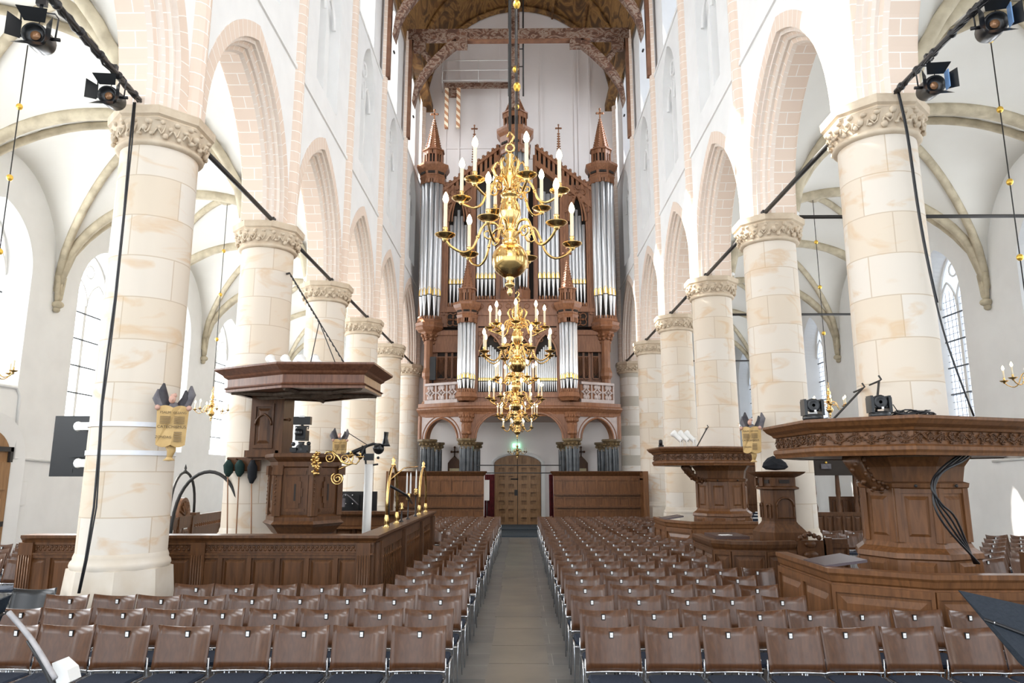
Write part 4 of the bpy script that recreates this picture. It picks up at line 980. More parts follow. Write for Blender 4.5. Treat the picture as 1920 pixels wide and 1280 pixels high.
for x in (xL+.08, XE-1.75-.7, XE-.14):
    m.box(x-.1, x+.1, Y0E-.06, Y0E, 0, ZE-.1)
    for q in range(5): m.tube([(x-.07+q*.035, Y0E-.065, .12), (x-.07+q*.035, Y0E-.065, ZE-.27)], .011, 5)
m.build('front_panel', oak, pew)
m = MB(); m.mould([(xL, Y0E), (XE, Y0E), (XE, Y1E), (-6.0, Y1E)], [(-.2, ZE-.10), (.02, ZE-.10), (.03, ZE-.075), (.055, ZE-.05), (.07, ZE-.035), (.07, ZE), (-.24, ZE), (-.24, ZE-.06), (-.2, ZE-.10)], closed=False); m.build('cap_rail', oak, pew)
m = MB(); m.box(XE-.22, XE-.18, Y0E+.07, Y1E, 0, ZE-.11); m.box(XE-.18, XE-.01, Y0E+.07, Y1E, ZE-.25, ZE-.11); m.box(XE-.18, XE-.01, Y0E+.07, Y1E, .30, .36); m.box(XE-.18, XE-.01, Y0E+.07, Y1E, 0, .06)
for y in (Y0E+.15, Y0E+.36, Y0E+2.55, Y0E+4.8, Y1E-.1, Y1E-.32): m.box(XE-.12, XE+.05, y-.07, y+.07, 0, ZE-.105)
m.build('side_panel', oak, pew)
sp0 = None
def spindle(z0, z1, name, mt):
    m = MB(); h = z1-z0; prof = [(.006, 0), (.016, .03*h), (.006, .06*h), (.007, .12*h), (.010, .3*h), (.007, .5*h), (.010, .7*h), (.006, .8*h), (.017, .83*h), (.006, .87*h), (.006, h)]
    m.lathe(prof, (0, 0, z0), 7); return m.build(name, mt, pew)
ys = [Y0E+.50+(Y1E-Y0E-.98)*k/41 for k in range(42)]; ys = [y for y in ys if min(abs(y-q) for q in (Y0E+2.55, Y0E+4.8)) > .11]
s0 = spindle(.36, ZE-.25, 'spindle', oakl); s1 = spindle(.06, .30, 'baluster', oakl)
for i, y in enumerate(ys):
    if i == 0: s0.location = (XE-.015, y, 0); s1.location = (XE-.015, y, 0); continue
    for q in (s0, s1): c_ = q.copy(); C.objects.link(c_); c_.location = (XE-.015, y, 0); c_.parent = pew
m = MB(); m.box(-6.0, XE-.02, Y1E+.005, Y1E+.06, 0, ZE-.11); panels(m, (-6.0, Y1E), (XE-.1, Y1E), .3, ZE-.34, 9, .04, .03); m.box(-6.0, XE-.17, Y1E-.04, Y1E, ZE-.33, ZE-.12); m.box(-6.0, XE-.1, Y1E-.25, Y1E-.02, .98, 1.02); m.build('back_panel', oakl, pew)
# brass hoops and candles on the side rail
def gp(px, py): return at(px, py, 0) if 0 else None
def railpt(px): # point of the side cap rail under a photo column
    d = ray(px, 1000); t = (XE-.1-CX)/d.x; return d.y*t
for k, (pa, pb, zt) in enumerate(((724, 743, .98), (785, 797, .98))):
    ya, yb = railpt(pa), railpt(pb); r = empty('brass_hoop', (XE-.1, (ya+yb)/2, ZE), 'tall polished brass hoop with finial on the pew rail, %s of the pair' % ('nearer and larger' if k == 0 else 'farther'), 'brass hoop', 'brass hoops on the pew rail')
    hw = (yb-ya)/2; m = MB(); m.tube([(0, -hw*math.cos(PI*t/16), .2+(zt-.2)*math.sin(PI*t/16)**.8) for t in range(17)], .026, 8); m.build('hoop', brass, r)
    m = MB(); m.lathe([(.03, 0), (.05, .03), (.02, .06), (.04, .1), (.0, .17)], (0, 0, zt-.01), 10); m.build('finial', brass, r)
    for s in (-1, 1):
        m = MB(); m.box(-.05, .05, s*hw-.05, s*hw+.05, 0, .02); m.lathe([(.045, .02), (.035, .05), (.045, .08), (.04, .14), (.026, .2)], (0, s*hw, 0), 10); m.build('foot', brass, r)
for k, (px, hh, n) in enumerate(((752, .40, 0), (764, .55, 2), (778, .62, 1))):
    y = railpt(px); r = empty('candlestick' if n else 'rail_upright', (XE-.1, y, ZE), ['slim black iron upright on the pew rail beside the candles', 'black and brass candlestick with two white candles on the pew rail', 'black and brass candlestick with one tall white candle on the pew rail'][k], 'candlestick')
    m = MB(); m.lathe([(.04, 0), (.04, .015), (.014, .03), (.012, hh-.2), (.02, hh-.18)], seg=8); m.build('stem', blackm, r)
    m = MB(); m.lathe([(.02, hh-.2), (.05, hh-.17), (.02, hh-.14), (.045, hh-.1), (.02, hh-.06)], seg=10)
    if n: 
        m.ball((0, .05, hh-.14), .03, 0, 8, 5); m.ball((0, -.05, hh-.14), .03, 0, 8, 5)
    m.build('brass_cup', brass, r)
    for q in range(n):
        m = MB(); dx = (q-.5)*.07 if n == 2 else 0; m.lathe([(.016, hh-.07), (.018, hh-.06), (.013, hh+.28), (.003, hh+.33)], (dx, 0, 0), 8); m.build('candle', paper, r)
m = MB(); y = railpt(728); z = 2.05; m.tube([(XE-.1, y, z-.02), (XE+.1, y+.6, z-.2), (XE+.05, y+1.5, z-.36)], .022, 6, 1); m.tube([(XE-.1, y, ZE), (XE-.1, y, z)], .012, 5, 1); m.tube([(XE-.1, y, ZE+.75), (XE+.0, y+.8, ZE+.95), (XE+.15, y+1.4, ZE+.98)], .012, 5, 0)
tag(m.build('reading_lamp_arm', [brass, blackm]), 'jointed dark and brass lamp arm behind the nearer brass hoop', 'lamp')
# far balustraded pew with shell crest in the left aisle
ap = empty('aisle_pew', (0, 0, 0), 'balustraded oak pew with carved shell crest in the left aisle', 'pew')
A, B = at(296, 975, 15.2), at(416, 962, 19.0); A2, B2 = Vector((A.x, A.y)), Vector((B.x, B.y)); zr = 1.28
m = MB(); d = (B2-A2); l = d.length; u = d/l; n_ = Vector((u.y, -u.x)); m.obox(A2, u, n_, 0, l, -.05, .05, zr-.05, zr); m.obox(A2, u, n_, 0, l, -.03, .04, zr-.2, zr-.05); m.obox(A2, u, n_, 0, l, -.03, .02, 0, .95)
panels(m, A2, A2+u*l*.45, .1, zr-.2, 4); 
for t in (.02, .27, .47, .98): m.obox(A2, u, n_, l*t-.06, l*t+.06, -.05, .06, 0, zr)
m.obox(A2, u, n_, l*.47, l, -.04, .05, .95, 1.0); m.build('panelling', oak, ap)
b0 = None
for k in range(14):
    p = A2+u*l*(.5+.47*k/13)
    if b0 is None: m = MB(); m.lathe([(.02, 1.0), (.035, 1.05), (.015, 1.08), (.03, 1.12), (.012, 1.18), (.025, zr-.2)], seg=7); b0 = m.build('baluster', oakl, ap); b0.location = (p.x, p.y, 0)
    else: c_ = b0.copy(); C.objects.link(c_); c_.parent = ap; c_.location = (p.x, p.y, 0)
m = MB(); c0 = A2+u*l*.33; pts = [(.34*math.cos(PI*k/12), .42*math.sin(PI*k/12)) for k in range(13)]
V = [(c0.x+u.x*a+n_.x*dd, c0.y+u.y*a+n_.y*dd, zr+z) for dd in (-.04, .04) for a, z in pts]; m.raw(V, [tuple(range(13)), tuple(reversed(range(13, 26)))]+[(i, 13+i, 14+i, i+1) for i in range(12)])
for k in range(1, 8): a = PI*k/8; m.tube([(c0.x+n_.x*.05, c0.y+n_.y*.05, zr+.03), (c0.x+u.x*.26*math.cos(a)+n_.x*.06, c0.y+u.y*.26*math.cos(a)+n_.y*.06, zr+.33*math.sin(a))], .022, 5)
m.build('shell_crest', oakl, ap)
m = MB(); c1 = A2+u*l*.14; c2 = A2+u*l*.50
for cc_ in (c1, c2): m.obox(cc_, u, n_, -.12, .12, -.1, .1, zr, zr+.06)
hwp = (c2-c1).length/2; cm = (c1+c2)/2
m.tube([(cm.x-u.x*hwp*math.cos(PI*t/16), cm.y-u.y*hwp*math.cos(PI*t/16), zr+.06+.92*math.sin(PI*t/16)**.8) for t in range(17)], .03, 7, 1); m.lathe([(.03, 0), (.06, .04), (.02, .08), (.03, .12), (0, .22)], (cm.x, cm.y, zr+.95), 8, 1); m.build('iron_hoop', [oak, iron], ap)
# big free standing iron hoop
m = MB(); c_ = Vector((at(388, 950, 13.4).x, 13.4)); rx = at(452, 950, 13.4).x-c_.x; ztop = az(388, 884, 13.4); m.tube([(c_.x-rx*math.cos(PI*t/20), c_.y, 1.0+(ztop-1.0)*math.sin(PI*t/20)**.75) for t in range(21)], .032, 8)
m.tube([(c_.x-rx, c_.y, 1.0), (c_.x-rx, c_.y, 0)], .03, 8); m.lathe([(.05, 0), (.06, .05), (.03, .1)], (c_.x+rx, c_.y, .98), 8); m.tube([(c_.x+rx, c_.y, 1.0), (c_.x+rx, c_.y, 0)], .02, 6)
tag(m.build('iron_hoop', iron), 'wide black iron arch standing between the left pew and second left pillar', 'iron arch')
# ------------------------------------------------------------------ left pulpit on the second pillar
pul = empty('pulpit', (-W2+.6, DP[2]-.5, 0), 'hexagonal oak pulpit tub with wide flat sounding board on the second left pillar', 'pulpit'); pul.location = (0, 0, 0)
pul.location = (0, 0, 0)
cxp, cyp, Rp = -3.75, 12.8, .60; hx = ngon(cxp, cyp, Rp, 6, rot=PI/6+PI/6*0+.0, apothem=False); hx = ngon(cxp, cyp, Rp, 6, rot=math.radians(0))
zb, zt = 1.42, 2.52
m = MB(); m.prism(hx, zb, zt); 
m.build('tub', oak, pul)
m = MB(); m.mould(hx, [(0, zt-.2), (.03, zt-.18), (.03, zt-.1), (.09, zt-.05), (.12, zt-.02), (.12, zt+.03), (-.05, zt+.05)]); m.prism(offset(hx, .1), zt, zt+.04); m.build('rim_moulding', oak, pul); m = MB()
m.mould(hx, [(0, zb+.12), (.05, zb+.08), (.05, zb+.02), (.10, zb-.03), (.04, zb-.08), (-.05, zb-.2), (-.2, zb-.32), (-.32, zb-.42)]); m.build('base_moulding', oak, pul)
for i in range(6):
    p, q = Vector(hx[i]), Vector(hx[(i+1) % 6]); mid = (p+q)/2
    if mid.y > cyp+.3: continue
    m = MB(); d = q-p; l = d.length; u = d/l; n_ = Vector((u.y, -u.x)); zz0, zz1 = zb+.14, zt-.22
    m.obox(p, u, n_, .09, l-.09, 0, .015, zz0, zz1); cu = l/2; zc = (zz0+zz1)/2-.02
    m.obox(p, u, n_, .13, l-.13, .015, .03, zz1-.1, zz1-.03); m.obox(p, u, n_, .13, l-.13, .015, .03, zz0+.03, zz0+.08)
    for kk, (a, b, c0_, c1_) in enumerate(((cu-.07, cu+.07, -.26, .26), (cu-.13, cu+.13, -.07, .07), (cu-.10, cu+.10, -.18, .18))): m.obox(p, u, n_, a, b, .015, .030+.004*kk, zc+c0_, zc+c1_)
    m.obox(p, u, n_, cu-.016, cu+.016, .036, .043, zc-.14, zc+.14, 1); m.build('carved_panel', [oak, dark], pul)
    m = MB(); m.obox(p, u, n_, -.07, .07, -.04, .05, zb+.1, zt-.2); m.obox(p, u, n_, -.09, .09, -.04, .08, zt-.32, zt-.16)
    for k in range(9): m.ball((p.x+(p.x-cxp)*.09, p.y+(p.y-cyp)*.09, zb+.3+k*.065), .018, 0, 5, 4)
    m.build('pilaster', oak, pul)
m = MB(); m.lathe([(.28, zb-.42), (.2, zb-.6), (.16, zb-.9), (.2, .2), (.3, 0)], (cxp, cyp, 0), 12); m.build('stem', oak, pul)
m = MB(); m.box(-4.93, -4.42, 13.18, 13.28, zt-.05, 3.65); m.box(-4.98, -4.36, 13.10, 13.28, zt+.0, zt+.12)
for (x0_, x1_) in ((-4.86, -4.5),): panels(m, (x0_, 13.18), (x1_, 13.18), zt+.16, 3.5, 1, .05, .03)
m.tube([(-4.68+x, 13.14, 3.1+z) for x, z in archpts(.15, .2, 6)], .02, 5); m.tube([(-4.35, 13.2, 3.2), (-4.2, 13.15, 3.2)], .02, 6); m.ball((-4.2, 13.15, 3.2), .035, 0, 6, 4); m.box(-4.42, -4.3, 13.1, 13.7, zt, 3.62)
m.build('back_panel', oak, pul)
P6 = [(-5.05, 12.25), (-3.85, 11.55), (-2.50, 11.62), (-2.48, 12.95), (-3.78, 13.95), (-5.0, 13.3)]
zc0, zc1 = 3.60, 3.95
m = MB(); m.mould(P6, [(-.08, zc0), (.0, zc0), (.0, zc0+.04), (.03, zc0+.06), (-.02, zc0+.09), (-.02, zc0+.22), (.03, zc0+.25), (.05, zc0+.28), (.10, zc0+.31), (.16, zc0+.35), (.18, zc0+.37), (.18, zc0+.40), (-.1, zc0+.41)]); m.prism(offset(P6, .1), zc0+.37, zc0+.40)
m.prism(offset(P6, -.05), zc0+.03, zc0+.08); m.build('sounding_board', canw, pul)
m = MB(); cc0 = (-3.72, 12.75)
for x, y in offset(P6, -.08): m.tube([(cc0[0], cc0[1], zc0+.01), (x, y, zc0+.01)], .045, 4, smooth=False)
for f_ in (.45,): pts = [(cc0[0]+(x-cc0[0])*f_, cc0[1]+(y-cc0[1])*f_, zc0+.01) for x, y in P6]; m.tube(pts, .035, 4, closed=True, smooth=False)
m.build('ceiling_ribs', wood('weathered_oak', (.16, .12, .09), (.10, .075, .055), .7), pul)
# chain holding the sounding board
m = MB(); a, b = at(543, 512, 13.6), Vector((-3.0, 12.6, zc0+.41)); j1 = a.lerp(b, .52)
def chain(m, p, q, r=.012, n=26):
    for k in range(n): u0 = p.lerp(q, k/n); u1 = p.lerp(q, (k+1.15)/n); m.tube([u0, u0.lerp(u1, .5)+Vector((.006*(-1)**k, 0, 0)), u1], r*(1.2 if k % 2 else .8), 5)
chain(m, a, j1, .016); chain(m, j1, b, .012, 20); m.tube([j1, (-3.6, 12.2, zc0+.41)], .009, 5); m.tube([j1, (-3.25, 12.9, zc0+.41)], .009, 5); m.tube([(-4.66, 13.75, a.z+.02), tuple(a)], .02, 6)
tag(m.build('suspension_chain', iron), 'forked iron chain from the second left pillar to the sounding board', 'chain')
# white floodlights lying on canopies
def flood(x, y, z, rz, tilt, lb, grp):
    r = empty('floodlight', (x, y, z), lb, 'spotlight', grp, rz)
    m = MB(); q = Matrix.Rotation(tilt, 3, 'Y'); prof = [(0, 0), (.05, 0), (.06, .02), (.06, .2), (.085, .24), (.085, .30), (.07, .30), (.05, .22)]
    mm = MB(); mm.lathe(prof, seg=14); m.raw([tuple(q @ Vector(v)+Vector((0, 0, .15))) for v in mm.v], mm.f, 0, True); m.build('housing', whitep, r)
    m = MB(); m.box(-.05, .05, -.05, .05, 0, .015); m.tube([(0, -.075, .015), (0, -.075, .16)], .01, 5); m.tube([(0, .075, .015), (0, .075, .16)], .01, 5); m.build('bracket', whitep, r); return r
for k, px in enumerate((520, 548, 578, 604)):
    flood(at(px, 690, 13.0).x, 13.0, zc0+.41, 2.6, .9, 'white floodlight on the left sounding board, %s of four from the left' % ordn[k], 'white floodlights on the sounding board')
# video camera standing on the pulpit
r = empty('video_camera', (-3.80, 12.62, zt+.05), 'black video camera on a compact head standing in the left pulpit', 'camera')
m = MB(); m.box(-.13, .13, -.1, .1, 0, .05); m.box(-.16, -.05, -.12, .05, .02, .10); m.box(.04, .15, -.08, .06, .03, .14); m.lathe([(.10, .05), (.09, .12), (.05, .16), (.06, .2)], seg=12); m.ball((-.13, -.03, .16), .04, 0, 6, 4); m.ball((.13, .0, .17), .04, 0, 6, 4); m.build('pan_head', blackm, r)
m = MB(); m.box(-.08, .09, -.12, .14, .22, .40); m.box(-.05, .11, -.15, -.08, .26, .46); m.lathe([(.055, 0), (.065, .02), (.06, .1), (.045, .1)], (0, -.2, .31), 12); m.build('camera_body', blackp, r)
m = MB(); m.tube([(-.1, 0, .42), (-.12, 0, .47), (.12, 0, .47), (.1, 0, .42)], .015, 5); m.box(-.15, .15, -.05, .06, .50, .64); m.box(-.02, .02, -.02, .02, .46, .5); m.box(-.05, .05, -.055, -.05, .63, .66, 1); m.build('viewfinder', [blackp, paper], r)
# brass scroll arm of the pulpit
ga = lambda px, py, D=12.1: at(px, py, D)
sc = empty('brass_bracket', (0, 0, 0), 'ornate brass scroll bracket with candle cups on the left pulpit corner', 'bracket')
def spiral(m, cx, cy, r0, turns, D, rad, a0=0, sg=1):
    pts = []
    for k in range(int(turns*14)+1):
        t = k/14; rr = r0*(1-t/turns*.85); A = a0+sg*2*PI*t; p = ga(cx, cy, D); s_ = D/1340*1.02; pts.append((p.x+rr*s_*math.cos(A), p.y, p.z+rr*s_*math.sin(A)))
    m.tube(pts, rad, 6)
m = MB(); spiral(m, 618, 858, 11, 1.8, 12.1, .013, 2.5, -1); spiral(m, 646, 860, 9, 1.7, 12.1, .011, -1.5, 1); spiral(m, 633, 897, 12, 2.2, 12.1, .016, 2.2, 1)
m.tube([ga(x, y, 12.1) for x, y in ((611, 847), (624, 847), (634, 856), (640, 866), (652, 870), (662, 868))], .02, 6)
m.tube([ga(x, y, 12.1) for x, y in ((634, 880), (648, 874), (658, 870), (662, 858), (660, 848))], .012, 6); m.tube([ga(x, y, 12.1) for x, y in ((654, 862), (660, 869), (668, 870), (673, 864), (676, 856))], .012, 6); m.build('scroll_arm', brass, sc)
for px, py in ((657, 855), (675, 858)):
    m = MB(); p = ga(px, py); m.lathe([(.02, -.03), (.03, 0), (.075, .01), (.08, .02), (.02, .03), (.018, .08)], p, 10); m.build('drip_pan', brass, sc)
m = MB(); p = ga(593, 866, 12.0)
rr = random.Random(5)
for k in range(46): A = rr.uniform(0, 2*PI); R = rr.uniform(.0, .085); z = rr.uniform(-.2, .16); m.ball((p.x+R*math.cos(A)*(1-abs(z)*2), p.y-.03+R*math.sin(A)*.4, p.z+z), rr.uniform(.016, .032), 0, 6, 4)
m.tube([(p.x, p.y, p.z+.12), (p.x, p.y+.2, p.z+.14)], .02, 6); hg = m.build('brass_ornament', brass)
tag(hg, 'pierced golden brass foliage ornament hung on the pulpit front rim', 'ornament')
# camera crane head above the pew
cr = empty('camera_crane', (0, 0, 0), 'black camera crane head with lamp and small monitor on a white mast', 'camera crane')
g = lambda x, y, D=14.2: at(x, y, D)
m = MB(); m.tube([g(640, 858), g(668, 845), g(690, 835)], [.05, .045, .03], 6); m.tube([g(654, 812), g(692, 836)], .008, 5); m.tube([g(690, 835), g(700, 832), g(712, 834)], .03, 6); m.tube([g(660, 848), g(676, 856), g(683, 836)], [.02, .06, .05], 6); m.build('boom', blackm, cr)
m = MB(); p = g(710, 841); m.ball(p, .11, 0, 12, 8); m.lathe([(.09, -.0), (.10, .05), (.09, .06)], (p.x, p.y-.1, p.z-.02), 12); m.tube([p, g(720, 831)], .03, 6); m.build('camera', blackp, cr)
m = MB(); p = g(723, 823); m.tube([p-Vector((0, 0, .14)), p-Vector((0, 0, .08)), p+Vector((0, 0, .02)), p+Vector((.01, 0, .14))], [.10, .07, .045, .05], 10); m.build('lamp_head', blackp, cr)
m = MB(); p = g(692, 856); m.box(p.x-.10, p.x+.09, p.y-.03, p.y+.03, p.z-.07, p.z+.06); m.tube([g(684, 842), g(686, 870), g(694, 872), g(709, 870)], .02, 6); m.ball(g(709, 858), .03, 0, 6, 4); m.build('monitor', blackp, cr)
m = MB(); a = g(692, 870); m.tube([a, (g(688, 950).x, 14.2, .0)], .085, 12); m.box(a.x-.4, a.x+.2, 14.0, 14.4, 0, .04); m.build('mast', whitep, cr)
# tv seen from behind, inside the pew
tv = empty('rear_screen', (0, 0, 0), 'large flat screen seen from behind, inside the left pew', 'screen')
a, b = at(612, 921, 18.0), at(706, 953, 18.0); m = MB(); m.box(a.x, b.x, 17.98, 18.06, b.z-.22, a.z); m.box((a.x+b.x)/2+.1, (a.x+b.x)/2+.2, 17.92, 17.98, b.z-.1, a.z-.08)
for px, py in ((648, 928), (661, 928), (648, 944), (661, 944)): p = at(px, py, 17.96); m.ball(p, .02, 1, 6, 4)
m.build('screen_back', [blackp, chrome], tv); m = MB(); m.tube([(a.x+.6, 18.02, b.z-.1), (a.x+.6, 18.02, 0)], .04, 8); m.box(a.x+.2, a.x+1.0, 17.8, 18.3, 0, .03); m.build('stand', blackm, tv)
m = MB(); p = at(639, 942, 17.5); m.box(p.x-.10, p.x+.10, 17.46, 17.54, p.z-.10, p.z+.10); m.ball((p.x-.06, 17.45, p.z+.04), .05, 0, 8, 5); m.tube(spl([p, p+Vector((.1, 0, .2)), p+Vector((.42, 0, -.05))]), .014, 5); m.tube([(p.x, 17.5, p.z-.09), (p.x, 17.5, 0)], .02, 6); m.box(p.x-.2, p.x+.2, 17.4, 17.6, 0, .02)
tag(m.build('stage_lamp', figurem), 'small grey stage lamp on a stand before the rear screen', 'lamp')
# collecting bags on a rack at the second left pillar
rk = empty('bag_rack', (0, 0, 0), 'brown wooden wall rack on the second left pillar', 'rack'); D_ = 13.28
a, b = at(427, 857, D_), at(487, 883, D_); m = MB(); m.box(a.x, b.x, D_-.02, D_+.05, b.z, a.z); 
for px in (431, 447, 476): p = at(px, 862, D_); m.tube([(p.x, D_, p.z), (p.x, D_-.12, p.z+.02)], .012, 5)
m.build('rack_board', oak, rk)
for k, (px, dx) in enumerate(((429, -3), (450, -7), (474, -3))):
    cb = empty('collection_bag', (0, 0, 0), '%s dark velvet collection bag on a long pole at the second left pillar' % ['leftmost', 'middle', 'rightmost'][k], 'collection bag', 'long-handled collection bags')
    p = at(px, 862, D_-.1); q = at(px+dx, 997, D_-.1)
    m = MB(); h = .30 if k < 2 else .42; m.tube([p, p-Vector((0, 0, h*.3)), p-Vector((-.01, 0, h*.75)), p-Vector((0, 0, h))], [.03, .09, .08, .03], 9); m.build('bag', greencloth if k < 2 else blackcloth, cb)
    m = MB(); m.tube([p-Vector((0, 0, h-.05)), (q.x, q.y, max(q.z, .0)), (q.x-.01, q.y, 0.02)], .012, 6); m.build('pole', wood('pole_wood_%d' % k, (.33, .17, .09), (.25, .12, .06)), cb)
# ------------------------------------------------------------------ canopied pews on the right
def carved(m, p, q, z0, z1, dep, seed, mi=0):
    p, q = Vector(p), Vector(q); d = q-p; l = d.length; u = d/l; n_ = Vector((u.y, -u.x)); rr = random.Random(seed); n = max(2, int(l/(z1-z0)/1.15)); w_ = l/n; h = z1-z0
    def P(a, z, dd): return (p.x+u.x*a+n_.x*dd, p.y+u.y*a+n_.y*dd, z)
    for k in range(n):
        c0_ = w_*(k+.5); sg = (-1)**k
        pts = [P(w_*k+w_*t/10, (z0+z1)/2+sg*h*.3*math.sin(PI*t/10), dep) for t in range(11)]; m.tube(pts, h*.05, 5, mi)
        pts = [P(c0_+h*.26*(1-t/16)*math.cos(sg*t*.9), (z0+z1)/2-sg*h*.08+h*.26*(1-t/16)*math.sin(sg*t*.9), dep) for t in range(13)]; m.tube(pts, h*.045, 5, mi)
        for j in range(16): A = rr.uniform(0, 2*PI); R = rr.uniform(.2, .48); a = c0_+w_*R*math.cos(A); z = (z0+z1)/2+h*.42*math.sin(A); x = P(min(max(a, .02), l-.02), z, dep*.7); m.ball(x, h*rr.uniform(.07, .11), mi, 6, 4)
def canopy_pew(dx, dy, nm, big, C7, P_, lab, casing_c):
    r = empty('canopied_pew', (casing_c[0], casing_c[1], 0), lab, 'pew', 'canopied oak pews round the right pillars'); r.location = (0, 0, 0)
    z0, z1 = 2.42, 2.84
    m = MB(); m.mould(C7, [(-.2, z0), (0, z0), (.01, z0+.03), (.03, z0+.06), (.03, z0+.10), (-.0, z0+.12), (-.02, z0+.125), (-.02, z0+.27), (.02, z0+.28), (.04, z0+.31), (.10, z0+.345), (.13, z0+.38), (.15, z0+.40), (.15, z0+.43), (-.1, z0+.44)])
    m.prism(offset(C7, -.1), z0+.01, z0+.04); m.prism(offset(C7, .1), z0+.41, z0+.44); m.build('canopy', oakl, r)
    for i in range(len(C7)):
        p, q = Vector(C7[i]), Vector(C7[(i+1) % len(C7)])
        if (p+q).y/2 > casing_c[1]+.6: continue
        m = MB(); carved(m, p, q, z0+.13, z0+.27, .0, i+int(big)*10); m.build('carved_frieze', oak, r)
    # casing round the pillar
    cx, cy = casing_c; R = .57; o = ngon(cx, cy, R, 8, rot=0, apothem=True); zb = .0
    m = MB(); m.mould(o, [(.14, 0), (.14, .95), (.10, .98), (.09, 1.2), (.12, 1.22), (.11, 1.28), (.03, 1.34), (.0, 1.40), (-.01, 2.02), (.04, 2.05), (.05, 2.10), (-.01, 2.12), (.02, 2.3), (.10, z0)]); m.build('pillar_casing', oakl, r)
    for i in range(8):
        p, q = Vector(o[i]), Vector(o[(i+1) % 8]); mid = (p+q)/2
        if mid.y > cy+.4: continue
        d = q-p; l = d.length; u = d/l; n_ = Vector((u.y, -u.x)); m = MB()
        m.obox(p, u, n_, -.02, .07, -.04, .02, 1.40, 2.05); m.obox(p, u, n_, l-.07, l+.02, -.04, .02, 1.40, 2.05); m.obox(p, u, n_, 0, l, -.04, .01, 1.98, 2.05); m.raised(p-n_*.02, u, n_, .09, l-.09, 1.44, 1.96, .04, .06)
        m.raised(p+n_*.095, u, n_, .10, l-.10, 1.0, 1.18, .03, .04); m.build('casing_panel', oakl, r)
        if l and mid.y < cy-.3:
            m = MB(); m.ball((mid.x+n_.x*.07, mid.y+n_.y*.07, 2.07), .022, 0, 6, 4); m.build('knob', iron, r)
    # carved console under the canopy's left corner
    m = MB(); a = Vector((cx-.55, cy-.38, 2.05)); b = Vector((cx-1.05, cy-.70, z0)); 
    m.tube([(a.lerp(b, t/8).x, a.lerp(b, t/8).y, a.lerp(b, t/8).z-.10*math.sin(PI*t/8)) for t in range(9)], [.045+.008*t for t in range(9)], 8)
    for k in range(24): t = k/23; c_ = a.lerp(b, t); A = k*2.4; m.ball((c_.x+(.05+.05*t)*math.cos(A), c_.y-.03-.03*t, c_.z-.10*math.sin(PI*t)+(.05+.05*t)*math.sin(A)), .032, 0, 6, 4)
    m.build('carved_console', oak, r)
    # low front with panels
    zt = 1.15
    m = MB(); m.mould(P_, [(-.04, 0), (0, 0), (0, zt-.16), (.02, zt-.14), (.03, zt-.08), (.05, zt-.05), (.05, zt), (-.12, zt), (-.12, .3)], closed=False)
    for i in range(len(P_)-1):
        l = (Vector(P_[i+1])-Vector(P_[i])).length; panels(m, P_[i], P_[i+1], .08, zt-.18, max(1, round(l/.72)), .07, .03, fr=.08)
    m.build('low_front', oakl, r)
    m = MB(); p0, p1, p2 = [Vector(p) for p in P_[:3]]; lp = [(P_[1][0]-.02, P_[1][1]+.75), (P_[1][0]-.02, P_[1][1]+.12), (P_[1][0]+.42, P_[1][1]-.02), (P_[1][0]+.42, P_[1][1]+.70)]
    m.raw([(x, y, z) for (x, y), z in zip(lp, (zt+.01, zt+.01, zt+.09, zt+.09))]+[(x, y, z-.03) for (x, y), z in zip(lp, (zt+.01, zt+.01, zt+.09, zt+.09))], [(0, 1, 2, 3), (4, 7, 6, 5), (0, 4, 5, 1), (1, 5, 6, 2), (2, 6, 7, 3), (3, 7, 4, 0)]); m.build('book_board', mat('purple_sheen_leather_%d' % big, (.06, .04, .048), .4, 0, .5), r)
    m = MB(); m.box(cx-1.3, cx+1.3, cy-.9, cy+.2, .42, .47); m.build('bench', oak, r)
    # carved bench end with pierced scroll
    m = MB(); ex_, ey = cx+.98, cy-.98; m.box(ex_, ex_+.08, ey, ey+.4, 0, 1.2); m.box(ex_-.1, ex_+.2, ey-.05, ey+.1, 1.15, 1.2)
    for k in range(3): m.tube([(ex_+.25+.14*k+.07*math.cos(t*PI/5), ey, 1.17+.03*(1-abs(k-1))+.07*math.sin(t*PI/5)) for t in range(10)], .028, 5, closed=True)
    m.tube([(ex_+.15+.5*t/8, ey, 1.13+.16*math.sin(PI*t/8)) for t in range(9)], .025, 5); m.build('carved_bench_end', oakl, r)
    return r
C1 = [(3.60, 10.1), (3.62, 8.78), (4.45, 8.10), (6.15, 8.75), (6.75, 9.8), (6.15, 11.0), (4.4, 11.3)]
P1 = [(3.64, 10.35), (3.62, 8.62), (4.47, 8.04), (6.3, 8.04), (7.1, 8.9), (7.1, 10.4)]
canopy_pew(0, 0, 'a', 1, C1, P1, 'big octagonal oak pew with carved canopy round the nearest right pillar', (5.07, 9.46))
C3 = [(3.45, 18.6), (3.48, 17.35), (4.55, 16.95), (6.1, 17.6), (6.7, 18.6), (6.15, 19.8), (4.4, 20.1)]
P3 = [(3.50, 18.9), (3.52, 17.6), (3.95, 16.8), (5.6, 16.9), (6.9, 17.8), (6.9, 19.0)]
canopy_pew(0, 0, 'b', 0, C3, P3, 'smaller looking carved oak canopy pew round the third right pillar, behind the cabinet', (5.07, 18.3))
